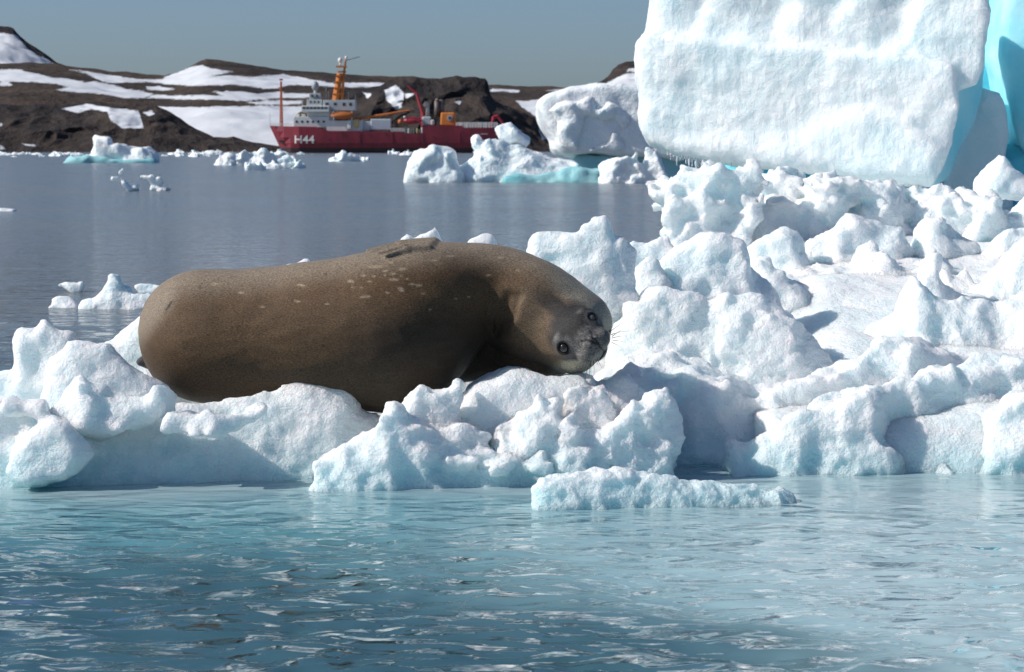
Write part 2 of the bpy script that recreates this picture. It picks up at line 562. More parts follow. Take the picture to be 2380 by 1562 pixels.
# ================================================================== THE SETTING: water
def build_water():
    ys = [-8.0, -4.0, 0.0, 3.0, 4.6]
    y = 5.0
    while y < 24:
        ys.append(y); y *= 1.0045 if y < 12.6 else 1.008
    while y < 9000:
        ys.append(y); y *= 1.035
    ys = np.array(ys)
    a = np.concatenate([np.linspace(-1.3, -0.24, 30)[:-1], np.linspace(-0.24, 0.24, 300), np.linspace(0.24, 1.3, 30)[1:]])
    Y, A = np.meshgrid(ys, a, indexing='ij')
    X = A * (Y + 9.0)
    Z = np.zeros_like(X)
    pts = np.stack([X.ravel(), Y.ravel(), np.zeros(X.size)], 1)
    near = (Y.ravel() < 40) & (np.abs(A.ravel()) < 0.26)
    p = pts[near]
    amp = np.interp(p[:, 1], [5, 9.4, 10.8, 11.9, 14, 24, 40], [1.0, 1.0, 0.6, 0.15, 0.3, 0.6, 0.0])
    amp *= 0.72 + 0.5 * perlin(p / np.array((1.7, 0.9, 1)), 401)
    wp = p.copy()
    wp[:, 0] += 0.35 * perlin(p / 0.8, 402)
    wp[:, 1] += 0.22 * perlin(p / 0.6, 403)
    z = np.zeros(len(p))
    r = np.random.default_rng(5)
    for i in range(30):
        lam = 0.10 * (6.5 ** r.random())
        th = math.radians(90 + 14 + r.normal(0, 48))
        k = 2 * math.pi / lam
        z += 0.0042 * lam ** 0.9 * np.sin(k * (wp[:, 0] * math.cos(th) + wp[:, 1] * math.sin(th)) + r.random() * 6.28)
    z += 0.012 * perlin(wp / np.array((0.46, 0.20, 1)), 405) + 0.0045 * perlin(wp / np.array((0.19, 0.085, 1)), 406) + 0.009 * perlin(wp / np.array((0.9, 0.36, 1)), 407)
    zz = np.zeros(len(pts)); zz[near] = z * amp
    pts[:, 2] = zz
    nr, nc = X.shape
    idx = np.arange(nr * nc).reshape(nr, nc)
    faces = np.stack([idx[:-1, :-1], idx[:-1, 1:], idx[1:, 1:], idx[1:, :-1]], -1).reshape(-1, 4).tolist()
    loop = list(idx[0, :]) + list(idx[1:, -1]) + list(idx[-1, -2::-1]) + list(idx[-2:0:-1, 0])
    nb = len(pts)
    low = pts[loop].copy(); low[:, 2] = -4.0
    m = len(loop)
    for i in range(m):
        j = (i + 1) % m
        faces.append((int(loop[j]), int(loop[i]), nb + i, nb + j))
    faces.append([nb + i for i in range(m)][::-1])
    me = bpy.data.meshes.new("water")
    me.from_pydata(np.concatenate([pts, low]).tolist(), [], faces)
    me.polygons.foreach_set("use_smooth", np.ones(len(me.polygons), bool))
    o = bpy.data.objects.new("water", me); col.objects.link(o)
    # how milky the water is: meltwater and drowned ice near the floe, clear and deep elsewhere
    allp = np.concatenate([pts, low])
    X_, Y_ = allp[:, 0], allp[:, 1]
    q_ = np.stack([X_, Y_, 0 * X_], 1)
    wx = X_ + 0.45 * fbm(q_ / 1.1, 2, 411)
    wy = Y_ + 0.55 * fbm(q_ / 1.3, 2, 412)
    edge = np.interp(wx, [-6, -2.6, -1.2, -0.2, 0.5, 1.0, 1.8, 6], [10.6, 10.4, 10.0, 9.5, 8.6, 7.6, 6.2, 5.0])
    m_ = np.clip((wy - edge) / 2.6 + 0.4, 0, 1) * np.clip((21 - wy) / 7.0, 0, 1)
    m_ = m_ * m_ * (3 - 2 * m_)
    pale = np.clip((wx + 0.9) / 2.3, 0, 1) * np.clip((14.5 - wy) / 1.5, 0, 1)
    glow = np.clip((wy - 10.9) / 1.2, 0, 1) * np.clip((14.0 - wy) / 1.2, 0, 1)  # glow of the sunken ice, painted in as paler water
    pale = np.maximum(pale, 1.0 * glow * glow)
    rip = np.interp(Y_, [4, 9.8, 11.0, 12.1, 13.5, 20], [1.0, 1.0, 0.55, 0.10, 0.25, 0.5])
    attr(o, "milk", m_); attr(o, "pale", pale); attr(o, "rip", rip)
    t = NT("sea_water")
    t.t.nodes.remove(t.b)
    rot = (0, 0, 0.16)
    pa = t.pos((1.0, 1.45, 1.0), rot)
    far_p = t.pos((0.35, 1.0, 1.0))
    g = t.n("NewGeometry")
    sep = t.n("SeparateXYZ"); t.l(g.outputs["Position"], sep.inputs[0])
    mr = t.n("MapRange"); mr.inputs[1].default_value = 13; mr.inputs[2].default_value = 26
    t.l(sep.outputs[1], mr.inputs[0])
    ripa = t.n("Attribute", attribute_name="rip")
    # rounded ripples: two sizes of distorted noise, strongest near the viewer
    h1 = t.noise(pa, 2.3, 1, 0.4, 1.0)
    h2 = t.noise(pa, 6.5, 0.5, 0.5, 0.8)
    hsum = t.math('ADD', h1, t.math('MULTIPLY', h2, 0.24))
    nb1 = t.n("Bump"); nb1.inputs["Distance"].default_value = 0.115
    t.l(hsum, nb1.inputs["Height"]); t.l(ripa.outputs["Fac"], nb1.inputs["Strength"])
    nb2 = t.n("Bump"); nb2.inputs["Distance"].default_value = 0.35
    hh = t.math('ADD', t.noise(far_p, 1.3, 3, 0.6, 0.4), t.math('MULTIPLY', t.noise(far_p, 5.0, 2, 0.5), 0.25))
    t.l(hh, nb2.inputs["Height"]); t.l(nb1.outputs[0], nb2.inputs["Normal"])
    # calm lanes and breezy lanes on the open water
    lane = t.ramp(t.noise(t.pos((0.012, 0.07, 1.0)), 1.0, 2, 0.5), [(0.40, (0.12, 0.12, 0.12)), (0.60, (1, 1, 1))])
    t.l(t.math('MULTIPLY', t.math('MULTIPLY', mr.outputs[0], lane), 0.60), nb2.inputs["Strength"])
    fr = t.n("Fresnel"); fr.inputs[0].default_value = 1.42
    t.l(nb2.outputs[0], fr.inputs["Normal"])
    # seen from below the surface lets light through (the straight-through ray has no total reflection)
    frs = t.math('MULTIPLY', fr.outputs[0], t.math('SUBTRACT', 1.0, g.outputs["Backfacing"]))
    tr = t.n("BsdfTransparent")
    tr.inputs[0].default_value = (0.94, 0.985, 0.99, 1)
    milk = t.n("Attribute", attribute_name="milk"); pal = t.n("Attribute", attribute_name="pale")
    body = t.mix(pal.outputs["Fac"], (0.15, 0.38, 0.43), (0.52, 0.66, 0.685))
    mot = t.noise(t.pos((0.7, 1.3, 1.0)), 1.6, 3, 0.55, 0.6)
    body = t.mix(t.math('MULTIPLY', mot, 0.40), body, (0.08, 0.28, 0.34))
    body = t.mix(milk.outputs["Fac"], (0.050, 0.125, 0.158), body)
    body = t.mix(mr.outputs[0], body, (0.225, 0.262, 0.285))  # grey body colour makes up for weak sky reflection far out
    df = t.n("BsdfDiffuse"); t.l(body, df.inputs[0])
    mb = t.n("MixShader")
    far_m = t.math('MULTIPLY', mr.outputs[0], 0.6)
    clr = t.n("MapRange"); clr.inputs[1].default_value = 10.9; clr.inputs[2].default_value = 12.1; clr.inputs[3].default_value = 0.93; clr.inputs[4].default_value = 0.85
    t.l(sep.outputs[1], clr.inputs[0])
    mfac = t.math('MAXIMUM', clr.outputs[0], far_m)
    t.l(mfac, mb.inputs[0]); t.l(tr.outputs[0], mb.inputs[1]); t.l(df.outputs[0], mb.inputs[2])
    gl = t.n("BsdfGlossy")
    rr = t.n("MapRange"); rr.inputs[1].default_value = 13; rr.inputs[2].default_value = 60; rr.inputs[3].default_value = 0.055; rr.inputs[4].default_value = 0.13
    t.l(sep.outputs[1], rr.inputs[0]); t.l(rr.outputs[0], gl.inputs["Roughness"])
    t.l(nb2.outputs[0], gl.inputs["Normal"])
    mx = t.n("MixShader")
    t.l(frs, mx.inputs[0]); t.l(mb.outputs[0], mx.inputs[1]); t.l(gl.outputs[0], mx.inputs[2])
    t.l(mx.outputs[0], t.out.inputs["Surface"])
    va = t.n("VolumeAbsorption")
    va.inputs["Color"].default_value = (0.10, 0.745, 0.80, 1)
    va.inputs["Density"].default_value = 0.48
    t.l(va.outputs[0], t.out.inputs["Volume"])
    me.materials.append(t.m)
    tag(o, kind="structure")
    # blue sheet added below, standing in for light scattered back by deep water
    t = NT("backscatter_sheet")
    t.b.inputs["Base Color"].default_value = (0.05, 0.17, 0.25, 1)
    t.b.inputs["Roughness"].default_value = 1.0
    v = np.array([(-11000, -8, -3.9), (11000, -8, -3.9), (11000, 8900, -3.9), (-11000, 8900, -3.9)], float)
    o = np_obj("backscatter_sheet", v, np.array([[0, 1, 2, 3]]), t.m)
    tag(o, kind="structure")
build_water()

# ================================================================== THE SETTING: hills
def rock_material(name, rock, rock2, snow=(0.66, 0.68, 0.71)):
    t = NT(name)
    p = t.pos((1, 0.5, 1))
    n1 = t.noise(t.pos((0.012, 0.006, 0.06)), 1.0, 5, 0.65)
    n2 = t.noise(p, 0.16, 5, 0.7)
    c = t.mix(t.ramp(n1, [(0.35, (0, 0, 0)), (0.65, (1, 1, 1))]), rock, rock2)
    c = t.mix(0.75, c, t.ramp(n2, [(0.25, (0.45, 0.45, 0.45)), (0.7, (1.35, 1.3, 1.25))]), 'MULTIPLY')
    at = t.n("Attribute", attribute_name="snow")
    edge = t.math('ADD', at.outputs["Fac"], t.math('MULTIPLY', t.math('SUBTRACT', t.noise(t.pos((0.25, 0.05, 0.9)), 1.0, 4, 0.7), 0.5), 9.0))
    mk = t.n("MapRange"); mk.inputs[1].default_value = -1.3; mk.inputs[2].default_value = 1.3
    t.l(edge, mk.inputs[0])
    sn = t.mix(t.noise(p, 0.03, 3), snow, (snow[0] * 0.9, snow[1] * 0.9, snow[2] * 0.9))
    c = t.mix(mk.outputs[0], c, sn)
    t.l(c, t.b.inputs["Base Color"])
    t.b.inputs["Roughness"].default_value = 0.95
    t.b.inputs["Specular IOR Level"].default_value = 0.1
    bbn = t.n('Bump'); bbn.inputs['Distance'].default_value = 2.5
    t.l(n2, bbn.inputs['Height']); t.l(t.math('SUBTRACT', 1.0, t.math('MULTIPLY', mk.outputs[0], 0.85)), bbn.inputs['Strength'])
    bb = bbn.outputs[0]
    t.l(bb, t.b.inputs["Normal"])
    return t.m

def poly_sd(u, v, poly):
    x = np.array([a[0] for a in poly], float); y = np.array([a[1] for a in poly], float)
    d = np.full(u.shape, 1e9); ins = np.zeros(u.shape, bool)
    for i in range(len(x)):
        j = (i + 1) % len(x)
        ex, ey = x[j] - x[i], y[j] - y[i]
        wx, wy = u - x[i], v - y[i]
        t = np.clip((wx * ex + wy * ey) / max(ex * ex + ey * ey, 1e-9), 0, 1)
        d = np.minimum(d, np.hypot(wx - ex * t, wy - ey * t))
        c = (y[i] > v) != (y[j] > v)
        xi = ex * (v - y[i]) / (ey if abs(ey) > 1e-9 else 1e-9) + x[i]
        ins ^= c & (u < xi)
    return np.where(ins, d, -d)

def hill(name, crest, Yc, Yf, mat, label, prof=1.0, rows=70, step=3.0, foot=357.0, snow=(), noise=(3.0, 30.0), back=260.0, fold=0.0, allsnow=False):
    cu = np.array([c[0] for c in crest], float); cv = np.array([c[1] for c in crest], float)
    us = np.concatenate([np.arange(cu[0], -80, 18.0), np.arange(max(cu[0], -80), min(cu[-1], 1720) + step, step), np.arange(max(min(cu[-1], 1720) + 18.0, cu[0]), cu[-1], 18.0)])
    vs = np.interp(us, cu, cv)
    n = len(us)
    # crest heights and a slope from the shore to the crest
    zc = CAM_H + (343.0 - vs) / FPX * Yc
    zf = CAM_H + (343.0 - foot) / FPX * Yf - 0.5
    t = np.linspace(0, 1, rows)
    T, U = np.meshgrid(t, us, indexing='ij')
    kw_ = np.hanning(61); kw_ /= kw_.sum()
    zb_ = np.convolve(np.pad(zc, 30, mode='edge'), kw_, mode='valid')
    T3 = T ** 6
    ZC = zc[None, :] * T3 + zb_[None, :] * (1 - T3)
    Y = Yf + (Yc - Yf) * T
    Z = zf + (ZC - zf) * T ** prof
    # gullies shift the slope towards and away from the viewer
    X = (U - 1190) / FPX * (Y / _cp) * 0.9975
    p = np.stack([X.ravel(), Y.ravel(), Z.ravel()], 1)
    env = np.clip(np.minimum(T * 6, 1), 0, 1).ravel()
    hgt = np.maximum((ZC - zf).ravel(), 1)
    s1 = noise[1]
    dz = noise[0] * (1.4 * perlin(p / (s1 * np.array((1, 1, 1))), 21) + 0.8 * perlin(p / (s1 * 0.4), 22) + 0.4 * perlin(p / (s1 * 0.16), 23))
    dz *= np.clip(hgt / (8 * noise[0]), 0.15, 1) * np.where(T.ravel() > 0.9, 0.55, 1.0)
    p[:, 2] += dz * env
    if fold:
        q = p / np.array((s1 * 1.2, s1 * 3, s1 * 2.4))
        p[:, 1] += fold * (np.abs(perlin(q, 31)) * 2 + 0.6 * np.abs(perlin(q * 2.3, 32)) * 2 - 0.6) * np.sin(np.pi * np.clip(T.ravel(), 0, 1))
    bk = p.reshape(rows, n, 3)[-1].copy(); bk[:, 1] += back; bk[:, 0] *= 1 + back / Yc; bk[:, 2] = -2
    v = np.concatenate([p, bk])
    idx = np.arange((rows + 1) * n).reshape(rows + 1, n)
    q = np.stack([idx[:-1, :-1], idx[:-1, 1:], idx[1:, 1:], idx[1:, :-1]], -1).reshape(-1, 4)
    o = np_obj(name, v, q, mat)
    uu, vv = to_px(v)
    wob = 2.2 * perlin(np.stack([uu / 22, vv / 7, uu * 0], 1), 61) + 1.2 * perlin(np.stack([uu / 7, vv / 3, uu * 0], 1), 62)
    s = np.full(len(v), -50.0)
    for pl in snow:
        s = np.maximum(s, poly_sd(uu, vv + wob, pl))
    attr(o, "snow", s)
    tag(o, label, kind="structure")
    return o

A = lambda pts: [(x / 3.5004, y / 3.5004 + 37.2) for x, y in pts]          # left crop
B = lambda pts: [(x / 3.2 + 595, y / 3.2 + 93) for x, y in pts]             # ship crop
Cc = lambda pts: [(x / 3.2819 + 911.1, y / 3.2819 + 111.6) for x, y in pts]  # berg crop

rock_a = rock_material("hill_rock", (0.036, 0.032, 0.031), (0.085, 0.064, 0.050))
rock_b = rock_material("cliff_rock", (0.026, 0.025, 0.028), (0.066, 0.052, 0.044))

hill("distant_peak", [(-2200, 230), (-900, 170), (-420, 130), (-250, 90), (-100, 70), (0, 65), (28, 67), (40, 72), (55, 87), (75, 104), (110, 127), (140, 150), (220, 175), (330, 200)],
     3000, 2300, rock_b, "distant snowy peak behind the left end of the hills", foot=200, rows=50, noise=(5, 70), snow=[
     A([(-800, 150), (0, 138), (130, 152), (220, 262), (330, 330), (450, 398), (300, 420), (0, 440), (-800, 450)])])
hill("dark_knoll", [(1330, 215), (1380, 203), (1402, 192), (1412, 180), (1422, 162), (1436, 150), (1452, 144), (1480, 141), (1540, 146), (1640, 175), (1760, 210)],
     2600, 2100, rock_b, "dark rocky knoll with snow rising behind the tabular iceberg", foot=215, rows=40, noise=(3, 45), snow=[
     Cc([(1600, 290), (1640, 268), (1700, 235), (1790, 195), (1880, 195), (2200, 215), (2200, 300)]), Cc([(1790, 160), (1850, 152), (1900, 160), (1890, 178), (1800, 178)])])
hill("hill", [(-2600, 250), (-1500, 205), (-900, 180), (-420, 172), (-150, 168), (0, 150), (40, 148), (80, 146), (140, 151), (200, 160), (270, 169), (300, 169), (345, 177), (385, 178), (420, 168), (445, 155), (470, 144), (485, 139), (520, 142), (570, 150),
     (600, 156), (660, 166), (720, 168), (780, 172), (850, 178), (900, 180), (960, 181), (1060, 190), (1200, 220)],
     1900, 1010, rock_a, "long brown hill streaked with snow fields behind the red ship", rows=150, step=2.5, prof=0.8, noise=(2.4, 60), snow=[
     A([(-900, 430), (0, 440), (120, 430), (300, 470), (450, 510), (560, 510), (700, 540), (770, 530), (850, 545), (1050, 600), (1160, 610), (1250, 640), (1170, 668), (1040, 668), (860, 638), (620, 620), (450, 602), (560, 580), (450, 550), (100, 530), (-900, 540)]),
     A([(565, 435), (700, 450), (1000, 495), (1160, 515), (1390, 515), (1340, 545), (1150, 540), (900, 545), (790, 515), (700, 470)]),
     A([(1340, 500), (1560, 412), (1650, 400), (1740, 430), (1900, 455), (1720, 482), (1920, 485), (2060, 495), (2280, 475), (2330, 490), (2330, 560), (2280, 588), (2150, 590), (1900, 560), (1600, 568), (1400, 560), (1280, 545)]),
     A([(1190, 575), (1300, 570), (1420, 595), (1330, 610), (1200, 595)]),
     A([(1230, 645), (1700, 648), (1830, 650), (1720, 615), (1900, 615), (2200, 635), (2280, 615), (2350, 625), (2300, 652), (2000, 688), (1700, 680), (1500, 680), (1200, 670)]),
     A([(2000, 700), (2280, 685), (2400, 700), (2300, 720), (2150, 716)]),
     A([(1280, 742), (1700, 742), (1760, 735), (2280, 735), (2700, 745), (2700, 1100), (2280, 1090), (1900, 1060), (1450, 900)]),
     A([(0, 545), (60, 540), (100, 560), (80, 572), (0, 570)]),
     B([(0, 270), (200, 255), (400, 290), (560, 318), (1000, 318), (950, 352), (600, 352), (300, 330), (200, 348), (0, 352)]),
     B([(0, 398), (150, 392), (430, 400), (400, 425), (0, 440)]), B([(0, 458), (350, 450), (330, 475), (0, 482)]),
     B([(640, 385), (740, 378), (720, 402), (650, 405)])])
hill("shore_hill", [(-2600, 345), (-1500, 300), (-900, 275), (-420, 262), (-200, 250), (0, 244), (40, 246), (90, 243), (140, 246), (200, 243), (240, 240), (280, 245), (330, 249), (365, 247), (400, 264), (443, 292), (500, 318), (530, 318), (545, 315), (571, 326), (610, 333), (651, 340), (740, 348)],
     1000, 930, rock_b, "dark shore hill with snow patches at the left", rows=80, step=2.5, prof=0.75, noise=(1.6, 24), fold=14.0, back=70, snow=[
     A([(500, 752), (720, 715), (880, 745), (1000, 760), (1130, 770), (1170, 912), (1000, 915), (900, 850), (870, 775), (740, 758), (620, 790)]),
     A([(1155, 780), (1230, 770), (1262, 795), (1210, 815)]), A([(170, 1035), (280, 1050), (300, 1062), (220, 1058)]), A([(0, 1045), (40, 1075), (0, 1085)]), A([(0, 870), (25, 880), (10, 900), (0, 900)])])
hill("headland", [(690, 270), (730, 240), (770, 214), (800, 207), (850, 204), (885, 200), (908, 186), (935, 180), (965, 179), (985, 184), (1010, 188), (1040, 184), (1062, 178), (1082, 180), (1100, 178), (1128, 180), (1134, 188), (1139, 214), (1148, 236), (1180, 246), (1215, 263), (1240, 276), (1252, 292), (1258, 318), (1275, 332), (1330, 345)],
     1060, 985, rock_b, "dark basalt headland with steep cliffs behind the ship", rows=80, step=2.0, prof=0.7, noise=(1.6, 20), fold=16.0, back=120, snow=[
     B([(790, 388), (862, 398), (830, 436)]), B([(958, 372), (1040, 333), (1102, 398), (1082, 498), (1042, 516), (970, 450)]),
     B([(1100, 398), (1192, 398), (1120, 432)]), B([(1480, 460), (1535, 448), (1512, 488)]), Cc([(1120, 540), (1160, 620), (1215, 680), (1150, 700), (1120, 640)])])
hill("plateau", [(1060, 208), (1120, 200), (1160, 199), (1200, 203), (1235, 202), (1280, 200), (1312, 204), (1400, 210), (1700, 220), (2400, 235), (3400, 300)],
     1900, 1150, rock_a, "flat brown plateau between the headland and the tabular iceberg", rows=60, prof=0.8, noise=(1.2, 40), snow=[
     Cc([(745, 308), (980, 322), (960, 338), (750, 330)]), Cc([(945, 400), (1020, 405), (1120, 393), (1400, 390), (1400, 540), (1110, 530), (1050, 490), (990, 450)]), Cc([(1170, 322), (1340, 312), (1250, 335)])])

# ================================================================== THE FLOE
floe = empty("ice_floe", (0.0, 12.3, 0.0))
tag(floe, "big snow-covered ice floe the seal lies on, all ridges and hummocks", "ice floe")
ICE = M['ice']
GR = {}
def fl(name, pts, Y, h=None, zb=-0.35, tf=(0.10, 0.40), tb=(0.10, 0.40), k=0.08, grp=None, **kw):
    if grp:
        GR.setdefault(grp, []).append(Slab(pts, Y, zb, tf, tb, k)); return None
    if h is None:
        h = 0.0013 * (min(Y) if isinstance(Y, tuple) else Y)
    if 'lump' in kw and 'cauli' not in kw:
        kw['lump'] = (kw['lump'][0] * 0.7, kw['lump'][1] * 1.1)
    if 'warp' in kw and 'cauli' not in kw and k > 0.05:
        kw['warp'] = (kw['warp'][0] * 1.5, kw['warp'][1])
    if 'fine' in kw:
        kw['fine'] = (kw['fine'][0] * 1.5, kw['fine'][1])
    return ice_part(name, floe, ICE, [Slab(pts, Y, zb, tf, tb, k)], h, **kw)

def fu(name, slabs, h, **kw):
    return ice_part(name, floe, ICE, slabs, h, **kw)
def blob(u0, u1, v0, v1, Y, tf=(0.05, 0.06), tb=(0.1, 0.14), k=0.035, r=None):
    du, dv = u1 - u0, v1 - v0
    j = (r or rng).random(8) * 0.22 - 0.11
    return Slab([(u0 + du * j[0], v1 - dv * 0.3), (u0 + du * (0.05 + j[1]), v0 + dv * 0.35), (u0 + du * (0.3 + j[2]), v0 + dv * (0.08 + j[3])), (u0 + du * (0.62 + j[4]), v0 + dv * abs(j[5])), (u0 + du * 0.93, v0 + dv * (0.32 + j[6])), (u1, v1 - dv * (0.3 + j[7])), (u0 + du * 0.8, v1), (u0 + du * 0.25, v1)], Y, None, tf, tb, k)

R1 = lambda pts: [(x / 2.8, y / 2.8 + 632.2) for x, y in pts]
R2 = lambda pts: [(x / 2.56 + 706.6, y / 2.56 + 818.1) for x, y in pts]
R3 = lambda pts: [(x / 2.4151 + 1394.5, y / 2.4151 + 353.3) for x, y in pts]
R4 = lambda pts: [(x / 2.3273 + 1357.4, y / 2.3273 + 650.8) for x, y in pts]

# base sheet of the floe: a low undulating top that rises to the right and the back
def floe_base():
    xs = np.arange(-3.6, 6.5, 0.03); ys = np.arange(12.45, 24.0, 0.03)
    Xg, Yg = np.meshgrid(xs, ys, indexing='ij')
    p = np.stack([Xg.ravel(), Yg.ravel(), 0 * Xg.ravel()], 1)
    n = fbm(p / 0.5, 4, 81)
    X, Y = p[:, 0], p[:, 1]
    rise = np.clip((X - 0.7) / 1.3, 0, 1)
    back = np.interp(Y, [12.4, 13.0, 14, 16, 18.5, 24], [0.05, 0.28, 0.52, 0.88, 1.12, 1.15])
    z = 0.20 * (1 - rise) + back * rise + 0.05 * n
    edge_back = np.interp(X, [-3.6, -2.2, 0.3, 0.75, 1.5, 1.75, 2.2, 6.5], [13.6, 13.9, 14.3, 15.1, 15.6, 19.0, 24.0, 24.0])
    edge_front = np.interp(X, [-3.6, 0.55, 0.78, 1.30, 1.42, 6.5], [12.45, 12.55, 13.25, 13.25, 12.75, 12.75])
    d = np.minimum(Y - edge_front, edge_back - Y) + 0.08 * perlin(p / 0.3, 83)
    s = np.clip(d / 0.22, -1, 1)
    z = np.where(s > 0, -0.3 + (z + 0.3) * np.sqrt(np.clip(1 - (1 - s) ** 2, 0, 1)), -0.3 + 0.5 * s)
    v = np.stack([X, Y, z], 1)
    nx, ny = Xg.shape
    idx = np.arange(nx * ny).reshape(nx, ny)
    q = np.stack([idx[:-1, :-1], idx[1:, :-1], idx[1:, 1:], idx[:-1, 1:]], -1).reshape(-1, 4)
    keep = (z[q] > -0.6).any(1)
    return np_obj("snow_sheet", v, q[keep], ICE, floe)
floe_base()

# ---- left, in front of and beside the seal
fu("front_bank", [Slab([(-260, 930), (-120, 905), (0, 915), (60, 930), (130, 950), (260, 948), (393, 936), (470, 927), (536, 918), (600, 900), (650, 887), (714, 876), (757, 864), (790, 865), (806, 881), (838, 910), (850, 934), (890, 955), (935, 990)], (12.34, 12.92), -0.38, (0.06, 0.44), (0.05, 0.2), 0.12),
    Slab([(21, 1050), (50, 1016), (100, 982), (136, 960), (171, 974), (200, 1010), (225, 1050), (200, 1090), (160, 1108), (120, 1118), (64, 1120), (36, 1095)], 12.30, None, (0.16, 0.22), (0.25, 0.3), 0.06)]
    + [blob(u - r, u + r, v - r * 0.8, v + r * 0.7, Y) for u, v, r, Y in [(400, 985, 26, 12.24), (436, 978, 20, 12.27), (480, 972, 24, 12.28), (535, 982, 30, 12.26), (500, 1003, 16, 12.2), (455, 1003, 18, 12.18), (575, 968, 20, 12.31), (35, 945, 26, 12.28), (92, 950, 26, 12.28), (610, 950, 18, 12.37)]],
    0.0145, warp=(0.022, 0.22), lump=(0.008, 0.16), fine=(0.005, 0.04), su=0.05, seed=3)
fl("hummock", [(121, 965), (150, 930), (171, 911), (182, 892), (193, 884), (203, 888), (213, 897), (234, 903), (257, 918), (300, 921), (343, 917), (375, 907), (389, 906), (396, 929), (391, 964), (350, 990), (230, 1010), (140, 1000)], 12.40, zb=None,
   tf=(0.10, 0.22), tb=(0.1, 0.2), k=0.07, warp=(0.025, 0.25), lump=(0.02, 0.14), seed=5)
fl("hummock", [(-70, 870), (0, 866), (30, 858), (38, 836), (36, 811), (40, 780), (48, 770), (60, 761), (82, 762), (88, 748), (97, 740), (110, 746), (129, 763), (150, 766), (175, 771), (182, 790), (200, 880), (180, 950)], 12.95,
   tf=(0.05, 0.25), tb=(0.08, 0.2), k=0.07, warp=(0.02, 0.25), lump=(0.018, 0.13), seed=6)
fl("hummock", [(95, 880), (112, 832), (143, 811), (161, 788), (175, 782), (193, 779), (211, 786), (229, 799), (250, 795), (264, 792), (276, 803), (279, 825), (296, 845), (332, 858), (360, 880), (392, 905), (400, 960)], 12.78,
   tf=(0.06, 0.22), tb=(0.06, 0.15), k=0.09, warp=(0.018, 0.3), lump=(0.012, 0.16), seed=7)
fl("hummock", [(215, 830), (250, 795), (285, 772), (335, 733), (400, 700), (470, 760), (500, 850)], 13.75,
   tf=(0.05, 0.2), tb=(0.08, 0.2), k=0.06, warp=(0.02, 0.3), lump=(0.016, 0.14), seed=8)
# ---- behind the seal
fl("snow_ridge", [(420, 800), (520, 690), (600, 650), (640, 622), (690, 611), (712, 599), (720, 600), (726, 622), (780, 640), (860, 630), (885, 600), (905, 576), (925, 560), (948, 546), (956, 553), (962, 562), (972, 548), (1000, 536), (1014, 529), (1021, 545), (1030, 580), (1065, 590), (1085, 563), (1108, 550), (1134, 542), (1146, 553), (1156, 580), (1190, 620), (1240, 640), (1300, 700)],
   (13.95, 14.2), zb=-0.2, tf=(0.05, 0.3), tb=(0.06, 0.5), k=0.04, warp=(0.01, 0.15), lump=(0.012, 0.08), seed=31)
fl("ice_block", [(1215, 640), (1228, 586), (1238, 560), (1250, 548), (1280, 540), (1318, 530), (1340, 520), (1352, 512), (1362, 520), (1374, 521), (1385, 508), (1400, 503), (1412, 502), (1421, 520), (1430, 552), (1450, 556), (1462, 570), (1478, 596), (1484, 650), (1500, 760), (1490, 820)],
   14.3, zb=0.2, tf=(0.06, 0.35), tb=(0.06, 0.3), k=0.06, warp=(0.02, 0.25), lump=(0.016, 0.12), seed=34, grp='behind')
fl("hummock", [(1420, 640), (1440, 570), (1470, 552), (1500, 560), (1530, 545), (1558, 540), (1570, 560), (1600, 640)], 15.3, zb=0.2, tf=(0.05, 0.3), tb=(0.05, 0.2), k=0.05, warp=(0.015, 0.2), lump=(0.015, 0.1), seed=35, grp='behind')
fl("hummock", [(1460, 660), (1485, 610), (1510, 592), (1530, 600), (1548, 640), (1560, 700)], 14.7, zb=0.2, tf=(0.05, 0.2), tb=(0.05, 0.2), k=0.05, warp=(0.015, 0.2), lump=(0.015, 0.1), seed=36, grp='behind')

# ---- broken blocks in front of the head
KN = [(882, 1000, 972, 1050, 12.38), (906, 962, 1026, 1075, 12.29), (945, 1010, 1046, 1098, 12.26), (1036, 1084, 1054, 1096, 12.28), (1074, 1104, 1054, 1080, 12.29), (1000, 1060, 1036, 1070, 12.34), (1000, 1140, 990, 1045, 12.46), (1096, 1138, 1043, 1066, 12.36),
      (1160, 1204, 1050, 1070, 12.38), (1240, 1266, 1044, 1066, 12.4), (1316, 1350, 1036, 1062, 12.42), (875, 930, 1004, 1045, 12.36), (830, 890, 1020, 1062, 12.30), (780, 830, 1052, 1090, 12.22), (1130, 1190, 1070, 1100, 12.26), (1220, 1290, 1068, 1100, 12.30)]
fu("front_bank", [Slab(R2([(40, 700), (60, 668), (100, 650), (220, 592), (290, 525), (370, 485), (440, 395), (500, 322), (545, 325), (580, 350), (640, 400), (760, 470), (860, 560), (1000, 610), (1200, 622), (1450, 625), (1640, 600), (1800, 640), (1990, 690)]), (12.22, 12.52), -0.12, (0.05, 0.20), (0.15, 0.3), 0.06)]
    + [blob(*kn, k=0.03) for kn in KN], 0.012, warp=(0.024, 0.16), lump=(0.012, 0.10), fine=(0.006, 0.03), su=0.035, seed=41)
fl("ice_block", R2([(560, 420), (578, 340), (600, 290), (630, 240), (690, 208), (750, 222), (800, 214), (860, 205), (925, 198), (938, 230), (948, 290), (935, 350), (950, 470), (760, 500)]), 12.55, zb=0.0, tf=(0.06, 0.16), tb=(0.06, 0.12), k=0.05, warp=(0.012, 0.15), lump=(0.014, 0.07), fine=(0.005, 0.03), seed=42, grp='blocks', h=0.01)
